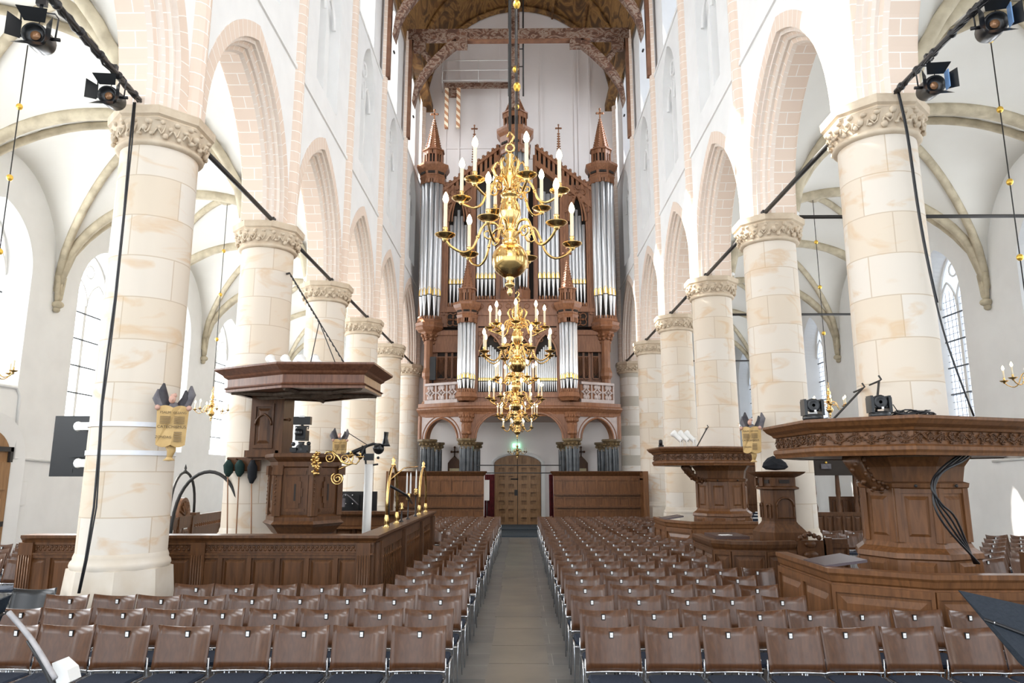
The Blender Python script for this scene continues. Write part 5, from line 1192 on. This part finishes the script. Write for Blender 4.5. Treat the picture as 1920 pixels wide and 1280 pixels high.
# pew with tall cabinet at the second right pillar
r2 = empty('cabinet_pew', (0, 0, 0), 'oak pew with tall panelled cabinet and gate at the second right pillar', 'pew')
cx, cy = 4.62, 13.05; o = [(cx-.29, cy+.22), (cx-.29, cy-.02), (cx-.15, cy-.18), (cx+.29, cy-.18), (cx+.29, cy+.22)]
za = az(1447, 884, 12.8)
m = MB(); m.mould(o, [(.09, 0), (.09, 1.22), (.03, 1.30), (-.02, 1.36), (-.04, 1.40), (-.04, za-.32), (.02, za-.30), (.02, za-.27), (-.02, za-.25), (-.02, za-.10), (.04, za-.07), (.10, za-.03), (.12, za), (-.1, za+.01)]); m.prism(offset(o, .09), za-.02, za); m.build('cabinet', oak, r2)
for i in (0, 1, 2):
    p, q = Vector(o[i]), Vector(o[i+1]); d = q-p; l = d.length; u = d/l; n_ = Vector((u.y, -u.x)); m = MB(); a = l/2-.07; o2 = p-n_*.02
    m.tube([(o2.x+u.x*(l/2+x), o2.y+u.y*(l/2+x), za-.60+z) for x, z in [(-a*math.cos(PI*k/10), min(a, .16)*math.sin(PI*k/10)) for k in range(11)]], .018, 5)
    m.tube([(o2.x+u.x*(l/2-a), o2.y+u.y*(l/2-a), za-.6), (o2.x+u.x*(l/2-a), o2.y+u.y*(l/2-a), 1.46), (o2.x+u.x*(l/2+a), o2.y+u.y*(l/2+a), 1.46), (o2.x+u.x*(l/2+a), o2.y+u.y*(l/2+a), za-.6)], .015, 4, smooth=False)
    m.obox(o2, u, n_, l*.3, l*.7, .0, .02, za-.2, za-.14, 1); m.obox(p, u, n_, -.02, .05, -.03, .03, za-.25, za-.1); m.build('arched_panel', [oak, dark], r2)
P2 = [(3.22, 13.5), (3.22, 12.2), (3.45, 12.0), (3.98, 11.92), (4.5, 12.05)]
m = MB(); zt = 1.15; m.mould(P2, [(-.04, 0), (0, 0), (0, zt-.14), (.03, zt-.10), (.05, zt-.05), (.05, zt), (-.12, zt), (-.12, .3)], closed=False)
for i in range(4): l = (Vector(P2[i+1])-Vector(P2[i])).length; panels(m, P2[i], P2[i+1], .08, zt-.16, 1 if l < .8 else 2, .05, .03)
m.build('low_front', oak, r2)
m = MB(); m.box(3.3, 3.85, 12.3, 13.1, zt, zt+.05); m.build('book_board', mat('brown_leather_board', (.06, .03, .025), .35, 0, .5), r2)
m = MB(); m.box(4.52, 4.95, 12.02, 12.07, .1, 1.16); 
for k in range(6): m.ball((4.73, 12.0, .25+.17*k), .09-.02*(k % 2), 0, 8, 5, (1.5, .35, .8))
for k in range(5): m.ball((4.58+.075*k, 12.02, 1.2+.03*(2-abs(k-2))), .045, 0, 6, 4)
g_ = m.build('carved_gate', oak, r2); m = MB(); m.ball((4.62, 11.95, .80), .035, 0, 8, 6); m.tube([(4.62, 11.95, .8), (4.62, 12.05, .8)], .012, 6); m.build('brass_knob', brass, g_)
m = MB(); m.box(4.98, 5.08, 12.0, 12.1, 0, 1.2); m.box(4.98, 5.35, 12.05, 12.12, .05, 1.18); panels(m, (4.98, 12.05), (5.35, 12.05), .1, 1.1, 1, .05); m.build('gate_post', oak, r2)
m = MB(); p = (3.55, 12.55); m.box(-.10, .10, -.06, .06, 0, .006); o = m.build('paper_note', paper); o.location = (3.5, 12.5, zt+.052); o.rotation_euler = (0, 0, .3); tag(o, 'white note lying on the book board of the cabinet pew', 'paper')
# dark case on top of the cabinet: a black cloth bundle
m = MB(); zz = za+.01; 
V = [(-.40, -.2, 0), (.38, -.22, 0), (.38, .2, 0), (-.4, .2, 0), (-.34, -.12, .16), (-.08, -.1, .44), (.34, -.14, .16), (.33, .12, .15), (-.05, .1, .42), (-.33, .12, .15)]
m.raw(V, [(0, 1, 6, 5, 4), (2, 3, 9, 8, 7), (1, 2, 7, 6), (3, 0, 4, 9), (4, 5, 8, 9), (5, 6, 7, 8), (0, 3, 2, 1)], 0, False); o = m.build('cloth_bundle', blackcloth); o.location = (cx+.0, cy+.02, zz); o.scale = (.75, .8, .85); b_ = o.modifiers.new('s', 'SUBSURF'); b_.levels = 1; b_.render_levels = 1
tag(o, 'black cloth covered bundle on top of the tall oak cabinet', 'bundle')
# oak partition and canopy posts glimpsed in the right aisle
rp = empty('aisle_canopy_pew', (0, 0, 0), 'dark posted canopy pew far in the right aisle, between the right pillars', 'pew')
D_ = 24.0; a, b = at(1523, 853, D_), at(1650, 895, D_)
m = MB(); m.box(a.x, b.x, D_-.2, D_+1.2, az(1550, 891, D_), az(1550, 856, D_)); m.build('canopy_board', dark, rp)
for px in (1527, 1572, 1605, 1614):
    m = MB(); x = ax(px, 930, D_); m.lathe([(.09, 0), (.09, .8), (.12, .85), (.07, .95), (.10, 1.15), (.05, 1.35), (.08, 1.6), (.06, az(1550, 891, D_))], (x, D_, 0), 10); m.build('turned_post', oak, rp)
m = MB(); x0_, x1_ = ax(1562, 930, D_), ax(1640, 930, D_); m.box(x0_, x1_, D_+.3, D_+.36, 0, az(1580, 931, D_)); panels(m, (x0_, D_+.3), (x1_, D_+.3), .3, az(1580, 934, D_), 6, .04); m.box(ax(1528, 960, 22), ax(1650, 960, 22), 22, 22.08, 0, az(1560, 960, 22)); panels(m, (ax(1528, 960, 22), 22), (ax(1650, 960, 22), 22), .2, az(1560, 963, 22), 7, .04); m.build('panelling', oak, rp)
m = MB(); p = at(1549, 874, D_-.25); m.box(p.x-.16, p.x+.16, p.y-.01, p.y, p.z-.08, p.z+.08, 0); m.ball((p.x, p.y-.02, p.z+.12), .04, 1, 6, 4); m.build('plate', [figurem, gold], rp)
m = MB(); a, b = at(1366, 862, 29.5), at(1425, 945, 29.5); m.box(a.x, b.x, 29.5, 29.6, 0, a.z); panels(m, (a.x, 29.5), (b.x, 29.5), .9, a.z-.05, 2, .06); tag(m.build('oak_partition', oak), 'dark tall oak partition seen between second and third right pillars', 'partition')
# ------------------------------------------------------------------ moving heads, cables
for k, px in enumerate((1525, 1651)):
    D_ = 8.95 if k == 0 else 8.55; x = ax(px, 790, D_); r = empty('moving_head_light', (x, D_, 2.865), 'black moving head stage light on the big right canopy, %s one' % ['left', 'right'][k], 'stage light', 'moving head lights on the canopy')
    m = MB(); m.lathe([(0, 0), (.115, 0), (.125, .02), (.12, .06), (.09, .075), (0, .078)], seg=20); m.build('base', blackp, r)
    for s in (-1, 1): m = MB(); m.box(s*.105-.018, s*.105+.018, -.07, .07, .06, .24); m.prism([(s*.105-.016, -.06), (s*.105+.016, -.06), (s*.105+.016, .06), (s*.105-.016, .06)], .24, .26, 0); m.build('yoke_arm', blackp, r)
    m = MB(); m.lathe([(.0, -.08), (.07, -.08), (.085, -.02), (.085, .05), (.07, .06), (.05, .055), (.02, .05), (0, .05)], seg=18); mm = MB(); q = Matrix.Rotation(PI/2, 3, 'X'); mm.raw([tuple(q @ Vector(v)+Vector((0, 0, .185))) for v in m.v], m.f, 0, True); mm.box(-.075, .075, -.05, .07, .12, .25)
    hd = mm.build('lamp_head', blackp, r); m = MB(); m.box(-.012, .012, -.09, -.08, .10, .125); m.build('status_label', paper, r)
m = MB(); c_ = Vector((ax(1712, 785, 8.6), 8.6, 2.885)); rr = random.Random(9)
for k in range(8): R = rr.uniform(.12, .24); m.tube([(c_.x+R*1.1*math.cos(t*PI/10)+rr.uniform(-.01, .01), c_.y+R*.5*math.sin(t*PI/10), c_.z+.008*k+.02*math.sin(t+k)) for t in range(20)], .009, 5, closed=True)
m.tube([(c_.x-.25, c_.y, c_.z), (c_.x-.32, c_.y, c_.z+.10), (c_.x-.22, c_.y, c_.z+.14), (c_.x-.15, c_.y, c_.z+.02)], .007, 5)
tag(m.build('cable_coil', blackm), 'loose black cable coil lying on the big right canopy', 'cable')
m = MB(); z_ = HC[1]+.03; p0 = at(1682, 170, 8.75); pts = [at(x, y, D) for x, y, D in ((1683, 172, 8.72), (1700, 250, 8.74), (1722, 400, 8.78), (1745, 520, 8.8), (1775, 640, 8.85), (1826, 780, 8.9))]; pts = spl(pts); m.tube(pts, .012, 6); m.tube([p+Vector((.02, 0, 0)) for p in pts[:18]], .008, 5)
tag(m.build('cable', blackm), 'black cable running down from the right spotlight bar past the nearest right pillar', 'cable')
m = MB(); pts = [at(x, y, 8.72) for x, y in ((251, 192), (243, 270), (232, 400), (215, 560), (199, 680), (190, 760), (186, 830), (176, 950), (160, 1050), (147, 1112))]; m.tube([Vector((p.x, 8.72-.0*p.z, p.z)) for p in pts], .013, 6); m.tube([Vector((p.x+.022+.01*math.sin(i*2), 8.72, p.z)) for i, p in enumerate(pts)], .010, 5)
tag(m.build('cable', blackm), 'twin black cable hanging down the front of the nearest left pillar', 'cable')
for k in range(4):
    m = MB(); q = [(1824-5*k, 846, 8.5+.05*k), (1806-13*k, 864+4*k, 8.45), (1764-6*k, 888+7*k, 8.3-.03*k), (1750+5*k, 935+3*k, 8.2), (1772+7*k, 985-4*k, 8.2+.04*k), (1836-3*k, 1056, 8.45+.03*k)]; m.tube(spl([at(x, y, D) for x, y, D in q]), .013, 6)
    tag(m.build('power_cable', blackm), '%s thick black power cable draped over the big right pew casing' % ['outermost', 'second', 'third', 'innermost'][k], 'cable', 'power cables on the right pew casing')
# spotlight bars at the upper corners
def spotlight(pos, rz, k, side, sc=1.0):
    r = empty('theatre_spotlight', pos, 'black theatre spotlight with barn doors, %s on the %s bar' % (['upper', 'lower'][k], side), 'spotlight', 'theatre spotlights on the upper bars', rz); r.scale = (sc, sc, sc)
    q = Matrix.Rotation(PI/2+.18, 3, 'X'); m = MB(); mm = MB(); mm.lathe([(0, -.24), (.10, -.24), (.125, -.18), (.13, .06), (.12, .10), (.105, .10), (.10, .05), (.045, .04), (0, .04)], seg=20); m.raw([tuple(q @ Vector(v)) for v in mm.v], mm.f, 0, True); m.build('housing', blackp, r)
    m = MB(); mm = MB(); mm.lathe([(0, .070), (.03, .066), (.05, .05)], seg=18); m.raw([tuple(q @ Vector(v)) for v in mm.v], mm.f, 0, True); m.build('lens', lensm, r)
    for j in range(4):
        A = j*PI/2; m = MB(); w0, w1, h0, h1, out = .10, .13 if j % 2 else .15, .115, .21, .11
        V = [(-w0, -.11, h0), (w0, -.11, h0), (w1, -.11-out, h1), (-w1, -.11-out, h1)]; V += [(x, y-.004, z+.004) for x, y, z in V]; R_ = Matrix.Rotation(A, 3, 'Y')
        m.raw([tuple(R_ @ Vector(v)) for v in V], [(0, 1, 2, 3), (7, 6, 5, 4), (0, 4, 5, 1), (1, 5, 6, 2), (2, 6, 7, 3), (3, 7, 4, 0)]); m.build('barn_door', blackp, r)
    m = MB(); m.tube([(-.17, 0, -.02), (-.18, 0, .25), (-.14, 0, .30), (.14, 0, .30), (.18, 0, .25), (.17, 0, -.02)], .009, 6); m.tube([(-.22, 0, 0), (-.13, 0, 0)], .02, 6); m.tube([(.22, 0, 0), (.13, 0, 0)], .02, 6); m.tube([(0, 0, .30), (0, 0, .40)], .018, 6); m.tube([(.02, -.05, .13), (.03, -.02, .3)], .006, 5); m.build('yoke', blackm, r)
    m = MB(); m.box(-.05, .05, -.03, .03, .38, .46); m.build('clamp', blackm, r)
    if side == 'right':
        m = MB(); m.box(.10, .112, -.22, -.12, -.12, .12); m.build('colour_gel', bluegel, r)
    return r
for s, side in ((-1, 'left'), (1, 'right')):
    if s < 0: A, B = at(262, 188, 8.85), at(60, -45, 6.1)
    else: A, B = at(1680, 172, 8.75), at(1860, -15, 6.9)
    br = empty('lighting_bar', (0, 0, 0), 'cable wrapped black spotlight bar at the upper %s corner' % side, 'lighting bar', 'spotlight bars'); m = MB(); n = 24
    B = A.lerp(B, 1.35); m.tube([A, B], .035, 8); m.build('bar', blackm, br); m = MB()
    for q in range(3): m.tube([A.lerp(B, t/n)+Vector((.03*math.sin(t*1.3+q*2), 0, .035*math.cos(t*1.1+q*2.1)-.01)) for t in range(n+1)], .014, 5)
    rr = random.Random(4)
    for q in range(7): c_ = A.lerp(B, .05+.14*q); m.ball(c_, .055, 0, 7, 5)
    m.build('wrapped_cables', blackm, br)
    if s < 0: ps = ((at(70, 70, 6.9), .25), (at(207, 182, 8.2), .1))
    else: ps = ((at(1862, 48, 7.2), -.25), (at(1748, 163, 8.1), -.1))
    for k, (p, rz) in enumerate(ps): spotlight(p, rz, k, side, 1.0 if k == 0 else .95)
# ------------------------------------------------------------------ psalm boards
def figure_board(pos, rz, lab, text=True, sc=1.0):
    r = empty('psalm_board', pos, lab, 'psalm board', 'carved figures holding psalm boards', rz); r.scale = (sc, sc, sc)
    m = MB(); n = 12; pts = []
    for k in range(n+1): t = k/n; pts.append((-.17+.34*t, .03*abs(math.sin(2*PI*t))))
    top = [(x*1.08, .20+d) for x, d in pts]; bot = [(x*.98, -.26-d) for x, d in reversed(pts)]; P = top+bot; K = len(P)
    V = [(x, -.16+abs(x)*.25, z) for x, z in P]+[(x, -.11+abs(x)*.25, z) for x, z in P]
    m.raw(V, [tuple(range(K)), tuple(reversed(range(K, 2*K)))]+[(i, K+i, K+(i+1) % K, (i+1) % K) for i in range(K)]); bd = m.build('board', boardm, r)
    def txt(s_, x, z, size):
        cu = bpy.data.curves.new('lettering', 'FONT'); cu.body = s_; cu.size = size; cu.align_x = 'CENTER'; cu.extrude = .001; cu.materials.append(ink)
        t_ = bpy.data.objects.new('tmp', cu); C.objects.link(t_); bpy.context.view_layer.update(); me = bpy.data.meshes.new_from_object(t_.evaluated_get(bpy.context.evaluated_depsgraph_get())); bpy.data.objects.remove(t_); o = bpy.data.objects.new('lettering', me); C.objects.link(o); o.parent = bd; o.rotation_euler = (PI/2, 0, 0); o.location = (x, -.166, z)
    if text:
        txt('PSALM', -.085, .125, .042); txt('GEZANG', .080, .125, .038); txt('CATECHISMUS', 0, -.055, .05); txt('ZONDAG', -.085, -.18, .042)
    for x0_, x1_, z0_, z1_, c_ in ((-.14, -.02, -.0, .10, 5), (.02, .14, -.0, .10, 5), (.03, .12, -.22, -.09, 3)):
        m = MB()
        for k in range(5): z = z0_+(z1_-z0_)*k/5; m.box(x0_, x1_, -.165, -.160, z, z+(z1_-z0_)/5*.62)
        m.build('text_lines', mat('faded_text', (.24, .16, .07), .7), bd)
    m = MB(); m.tube([(0, 0, -.25), (.0, -.02, .0), (0, -.03, .18), (.0, -.06, .27)], [.06, .10, .085, .04], 9); m.build('figure_torso', figurem, r)
    m = MB(); m.ball((-.02, -.09, .31), .042, 0, 10, 7, (1, 1, 1.25)); m.ball((-.02, -.145, .30), .012, 0, 5, 4); m.tube([(-.03, -.07, .35), (.02, -.05, .37)], .03, 6); m.build('figure_head', fleshm, r)
    for s in (-1, 1):
        m = MB(); 
        for q, (wx, wz) in enumerate(((.13, .52 if s < 0 else .44), (.19, .44 if s < 0 else .50))): m.tube([(s*.03, .02, .10), (s*(.06+wx*.35), .04, .24), (s*(wx+.01), .02+.01*q, wz-.10), (s*wx, .0, wz)], [.05, .075, .055, .012], 8); m.build('figure_wing', figurem, r)
        m = MB(); m.tube([(s*.08, -.02, .18), (s*.17, -.06, .20), (s*.18, -.13, .19)], [.035, .03, .025], 7); m.ball((s*.18, -.13, .20), .035, 0, 7, 5); m.build('figure_arm', fleshm, r)
    m = MB(); m.tube([(0, -.03, -.25), (.02, -.05, -.33), (0, -.04, -.42)], [.07, .05, .03], 8); m.lathe([(.0, -.46), (.07, -.45), (.03, -.41)], (0, -.04, 0), 8); m.build('console', boardm, r)
    return r
figure_board(at(322, 800, 9.05)+Vector((0, 0, .03)), .45, 'painted winged figure holding a lettered psalm board on the nearest left pillar', True, 1.0)
figure_board(at(1412, 822, 13.45), -.6, 'painted winged figure with gold psalm board above the tall oak cabinet', True, .95)
figure_board(at(636, 840, 17.8), .35, 'small winged figure with psalm board on the third left pillar, behind the pulpit', True, .95)
m = MB()
# straps and wall screen on the nearest left pillar
for k, (py, dz) in enumerate(((794, 0), (848, .03))):
    m = MB(); z = az(230, py, 8.95); m.lathe([(.535, -.03), (.535, .03)], (-W2, DP[1], z), 40); o = m.build('pillar_strap', noisy('white_strap%d' % k, (.86, .87, .9), (.8, .82, .86), 9)); tag(o, '%s white strap round the nearest left pillar' % ['upper', 'lower'][k], 'strap', 'white straps round the nearest left pillar')
tv = empty('wall_screen', (0, 0, 0), 'large black flat screen mounted on the far side of the nearest left pillar', 'screen')
a, b = at(103, 780, 9.6), at(100, 893, 9.6); x0_ = (a.x+b.x)/2; x1_ = -W2-.40; m = MB(); m.box(x0_, x1_, 9.56, 9.66, b.z, a.z); m.box(x1_-.45, x1_-.05, 9.5, 9.56, b.z+.25, a.z-.3); m.box(x0_+.3, x0_+.31, 9.555, 9.56, b.z+.05, b.z+.1); m.build('screen_panel', blackp, tv)
m = MB()
for py in (799, 868): p = at(152, py, 9.42); m.box(p.x-.04, x1_+.05, 9.36, 9.52, p.z-.05, p.z+.05); m.ball((p.x-.04, 9.42, p.z), .065, 0, 8, 6, (.8, 1, 1))
m.build('mount_arm', whitep, tv)
m = MB(); yl = DP[3]-.35; m.box(-XA+.01, -XA+.03, yl-.12, yl+.12, 1.45, 2.05, 0); m.box(-XA+.03, -XA+.034, yl-.10, yl+.10, 1.48, 2.02, 1)
nc = m.build('notice_card', [whitep, paper]); p = at(41, 930, 17.4); tag(nc, 'small framed white notice on the left wall beside the oak side door', 'notice')
# ------------------------------------------------------------------ music stands
def music_stand(p1, lab, tilt, sc=1):
    r = empty('music_stand', p1[0], lab, 'music stand', 'black music stands at the picture corners'); r.location = (0, 0, 0)
    P = [Vector(p) for p in p1]; m = MB(); n_ = (P[1]-P[0]).cross(P[3]-P[0]).normalized()*.008; V = P+[p+n_ for p in P]
    m.raw(V, [(0, 1, 2, 3), (7, 6, 5, 4), (0, 4, 5, 1), (1, 5, 6, 2), (2, 6, 7, 3), (3, 7, 4, 0)]); m.build('desk', noisy('matt_black_desk%d' % int(P[0].x*10), (.010, .016, .024), (.014, .02, .03), 60, .55), r)
    c_ = (P[0]+P[1]+P[2]+P[3])/4; m = MB(); m.tube([P[0].lerp(P[3], .45)-n_*2, P[1].lerp(P[2], .45)-n_*2], .008, 5); m.tube([c_.lerp((P[0]+P[1])/2, .3)-n_*2, c_.lerp((P[2]+P[3])/2, .7)-n_*3], .014, 6)
    for t in (.1, .9): m.ball(P[0].lerp(P[3], .45).lerp(P[1].lerp(P[2], .45), t)-n_*2, .008, 1, 6, 4)
    m.build('desk_brace', [blackm, chrome], r); m = MB(); m.tube([c_-n_*3, (c_.x, c_.y, .35)], .013, 8); m.build('stem', blackm, r)
    for k in range(3): A = 2.1*k+.4; m = MB(); m.tube([(c_.x, c_.y, .36), (c_.x+.28*math.cos(A), c_.y+.28*math.sin(A), .012)], .01, 6); m.build('leg', blackm, r)
    return r
D1 = 3.6
music_stand([at(1797, 1106, 3.75), at(2080, 1170, 3.45), at(2010, 1330, 3.3), at(1910, 1240, 3.5)], 'dark blue-black music stand desk cutting in at the lower right corner', 0)
# left: desk seen edge on with pale end, a second dark desk corner
ms = music_stand([at(-60, 1150, 3.4), at(22, 1115, 3.6), at(-6, 1180, 3.6), at(-90, 1230, 3.4)], 'black music stand desk corner at the left picture edge', 0)
r = empty('folded_stand', (0, 0, 0), 'grey folded stand arm slanting up at the lower left corner', 'stand'); D_ = 3.2
a, b, c_ = at(16, 1147, D_), at(60, 1200, D_), at(104, 1272, D_-.05); m = MB()
m.tube(spl([a, b, c_]), .011, 6); m.build('grey_arm', noisy('grey_aluminium', (.42, .40, .40), (.34, .33, .34), 20, .4), r)
m = MB(); m.tube([at(52, 1200, D_), at(80, 1240, D_), at(98, 1280, D_), (at(98, 1280, D_).x+.03, D_, .0)], [.008, .014, .014, .014], 6); m.build('dark_rod', blackm, r)
m = MB(); P = [at(97, 1243, D_), at(107, 1239, D_), at(126, 1256, D_), at(131, 1278, D_), at(108, 1290, D_)]; n = 5; V = [tuple(p) for p in P]+[(p.x, p.y+.08, p.z) for p in P]; m.raw(V, [tuple(range(n)), tuple(reversed(range(n, 2*n)))]+[(i, n+i, n+(i+1) % n, (i+1) % n) for i in range(n)]); m.build('white_clip', whitep, r)
# ------------------------------------------------------------------ chandeliers
def chandelier(name, label, group, pos, R, hgt, nl, nu, ball_r, ph=0, candle=.17, ztop=None, lit=True, uph=None, bz=None):
    """origin at the globe's centre"""
    r = empty(name, pos, label, 'chandelier', group); s = R/.75
    m = MB(); b = ball_r
    m.lathe([(0, -b-.22*s), (.02*s, -b-.20*s), (.035*s, -b-.16*s), (.012*s, -b-.12*s), (.05*s, -b-.10*s), (.06*s, -b-.07*s), (.03*s, -b-.04*s), (.05*s, -b-.01*s), (.045*s, -b+.02*s)], seg=18)
    m.lathe([(b*math.cos(PI*(k/14-.5)), b*math.sin(PI*(k/14-.5))) for k in range(15)], seg=28); m.build('globe', brass, r)
    h = hgt; m = MB(); pr = [(.08, b-.03), (.10, b+.02), (.06, b+.05), (.11, b+.09), (.07, b+.13), (.05, b+.17), (.075, b+.22), (.13*1, b+.32), (.12, b+.42), (.07, b+.50), (.10, b+.53), (.12, b+.56), (.06, b+.60), (.045, b+.64), (.10, b+.74), (.095, b+.82), (.04, b+.92), (.06, b+.95), (.03, b+.99), (.055, b+1.02), (.02, b+1.06)]
    z0 = b-.03; z1 = b+1.06; m.lathe([(rr_*s, z0+(z-z0)/(z1-z0)*(h-z0)) for rr_, z in pr], seg=20); m.build('baluster_stem', brass, r)
    m = MB(); m.tube([(.05*s*math.cos(t*PI/6), 0, h+.06*s+.05*s*math.sin(t*PI/6)) for t in range(12)], .014*s, 6, closed=True); m.tube([(.0, 0, h+.1*s), (.045*s, 0, h+.2*s), (0, 0, h+.27*s), (-.03*s, 0, h+.2*s)], .016*s, 6); m.build('hook', brass, r)
    def arm(Ra, za, zc_, k, n, ph_, sc_):
        A = 2*PI*k/n+ph_
        a = empty('arm_group', (0, 0, 0)) if 0 else None
        m = MB(); S = Ra; pts = [(.10*s, za), (.22*S, za+.13*S), (.40*S, za+.10*S), (.50*S, za-.10*S), (.58*S, za-.28*S), (.72*S, za-.36*S), (.88*S, za-.30*S), (.97*S, zc_-.08*S), (1.0*S, zc_)]
        f = []
        for i in range(len(pts)-1):
            for t in (0, .33, .66):
                p0 = pts[max(i-1, 0)]; p1 = pts[i]; p2 = pts[i+1]; p3 = pts[min(i+2, len(pts)-1)]
                f.append(tuple(.5*((2*p1[q])+(-p0[q]+p2[q])*t+(2*p0[q]-5*p1[q]+4*p2[q]-p3[q])*t*t+(-p0[q]+3*p1[q]-3*p2[q]+p3[q])*t**3) for q in (0, 1)))
        f.append(pts[-1]); m.tube([(x, 0, z) for x, z in f], .0155*s, 7)
        m.tube([((.34-.10*math.cos(t*.8)*(1-t/11))*S, 0, za-.04*S-.10*S*math.sin(t*.8)*(1-t/11)) for t in range(10)], .011*s, 6); m.ball((.5*S, 0, za-.1*S), .024*s, 0, 6, 4)
        o = m.build('arm', brass, r); o.rotation_euler = (0, 0, A)
        m = MB(); m.lathe([(.012*s, -.06*s), (.035*s, -.035*s), (.03*s, -.02*s), (.075*s, -.01*s), (.115*s, .018*s), (.12*s, .025*s), (.08*s, .012*s), (.03*s, .012*s), (.03*s, .05*s), (.022*s, .06*s), (.028*s, .10*s), (.03*s, .11*s), (.02*s, .11*s)], (S, 0, zc_), 18); m.build('drip_pan', brass, o)
        m = MB(); m.lathe([(.022*s, .10*s), (.022*s, .10*s+candle*s/1), (.0, .10*s+candle*s)], (S, 0, zc_), 12); m.build('candle_sleeve', wax, o)
        if lit: m = MB(); m.lathe([(.0, 0), (.022*s, .01*s), (.036*s, .045*s), (.028*s, .09*s), (.006*s, .135*s), (0, .137*s)], (S, 0, zc_+.10*s+candle*s), 12); m.build('bulb', bulbm, o)
    for k in range(nl): arm(R, b+.12*s, b+.02*s, k, nl, ph, 1)
    for k in range(nu): arm(R*.78, b+(h-b)*.60, b+(h-b)*.60-.10*s, k, nu, uph if uph is not None else ph+PI/nu*.9, .9)
    if nu:
        m = MB()
        for k in range(6): A = 2*PI*k/6; m.tube([(x*s*math.cos(A), x*s*math.sin(A), b+(h-b)*.66+z*s) for x, z in ((.06, 0), (.16, .06), (.20, .18), (.15, .26), (.10, .22))], [.012*s, .02*s, .026*s, .018*s, .008*s], 6)
        m.build('leaf_scrolls', brass, r)
    if ztop:
        m = MB(); m.tube([(0, 0, h+.25*s), (0, 0, ztop-pos[2])], .017 if nu else .010, 8); m.build('suspension_rod', iron, r)
        zz_ = [q-pos[2] for q in bz] if bz is not None else [h+.25*s+1.4+1.35*q for q in range(9) if h+.25*s+1.4+1.35*q < ztop-pos[2]-.3]
        for q in zz_: m = MB(); m.ball((0, 0, q), .085 if nu else .055, 0, 14, 10, (1, 1, 1.35 if nu else 1.1)); m.build('gilt_ball', gold, r)
    if lit:
        d = bpy.data.lights.new(name+'_glow', 'POINT'); d.energy = 15*(nl+nu)/12*s; d.color = (1, .62, .30); d.shadow_soft_size = .5*R; o = bpy.data.objects.new(name+'_glow', d); C.objects.link(o); o.location = (pos[0], pos[1]-.0, pos[2]+.45*hgt)
    return r
p = at(956, 488, 8.0)
chandelier('brass_chandelier', 'largest and nearest two tier brass chandelier in the nave centre', 'brass chandeliers down the nave', p, .76, 1.34, 6, 6, .212, math.radians(13), .30, 24.8, uph=math.radians(49), bz=[])
p = at(970, 682, 15.2)
chandelier('brass_chandelier', 'second nave chandelier, two crowded tiers hanging before the small organ', 'brass chandeliers down the nave', p, .76, 1.35, 8, 8, .19, math.radians(22), .27, 24.8, bz=[az(965, 163, 15.2), az(965, 8, 15.2)])
p = at(967, 760, 20.2)
chandelier('brass_chandelier', 'third nave chandelier, hanging just above the low gallery arch', 'brass chandeliers down the nave', p, .76, 1.30, 8, 8, .16, math.radians(12), .27, 24.8, bz=[az(963, 130, 20.2)])
p = at(970, 789, 24.0)
chandelier('brass_chandelier', 'fourth nave chandelier, overlapping the top of the gallery arch', 'brass chandeliers down the nave', p, .66, .9, 10, 6, .14, math.radians(5), .25, 24.8, bz=[az(968, 200, 24)])
p = at(970, 809, 26.4)
chandelier('brass_chandelier', 'fifth and lowest lit nave chandelier, inside the gallery arch outline', 'brass chandeliers down the nave', p, .56, .6, 8, 0, .12, math.radians(20), .22, 24.8, bz=[])
p = at(970, 851, 30.4)
chandelier('unlit_chandelier', 'small unlit brass chandelier beneath the gallery before the oak door', None, p, .40, .40, 6, 0, .08, 0.3, .20, zcor-.2, lit=False)
for px, py, D, lb in ((-33, 706, 11.7, 'nearest left aisle chandelier, one candle arm showing at the left edge'), (396, 775, 20.5, 'small brass chandelier hanging in the left aisle before a tall window'), (1556, 768, 20.0, 'small brass chandelier in the right aisle, above the near canopy'), (1945, 722, 11.7, 'nearest right aisle chandelier, one candle arm showing at the right edge'), (1368, 812, 29.5, 'far right aisle chandelier, one candle showing between the pillars')):
    p = at(px, py, D); chandelier('aisle_chandelier', lb, 'small brass chandeliers of the side aisles', p, .45, .62, 6, 0, .09, .2, .22, 10.35)
# floodlights on the capitals
for s in (-1, 1):
    for i in (1, 2, 3):
        if i == 1: continue
        x = s*(W2+.57); flood(x, DP[i]-.12, HC[s]+.0, (0.6 if s < 0 else 2.4), .8, 'white floodlight on the capital of the %s %s pillar' % ({2: 'second', 3: 'third'}[i], sidew[s]), 'white floodlights on the capitals')
for k, px in enumerate((1278, 1290, 1302)): flood(ax(px, 830, 17.6), 17.6, 2.865, 2.6, .8, 'white floodlight on the smaller right canopy, %s of three from the left' % ordn[k], 'white floodlights on the smaller canopy')
m = MB(); p = at(1239, 834, 17.7); m.box(p.x-.05, p.x+.06, 17.65, 17.75, 2.865, 2.92); m.tube([(p.x, 17.7, 2.9), (p.x-.02, 17.6, 3.02)], .045, 8); tag(m.build('small_spotlight', blackm), 'small dark spotlight at the left tip of the smaller right canopy', 'spotlight')
# stay rods from pillars to canopies
for (a, b, lb) in (((1648, 714, 8.95), (1643, 770, 8.6), 'short iron stay with hook on the nearest right pillar'), ((1617, 728, 9.3), (1560, 788, 9.3), 'slanting iron stay left of the nearest right pillar'), ((1326, 802, 17.8), (1304, 842, 17.6), 'slanting iron stay at the third right pillar')):
    m = MB(); A_, B_ = at(*a), at(*b); m.tube([A_, B_], .014, 6); m.tube([A_+Vector((0, 0, .07)), A_+Vector((.03, 0, .02)), A_, A_+Vector((.0, .25, -.02))], .012, 5); tag(m.build('iron_stay', iron), lb, 'stay rod')
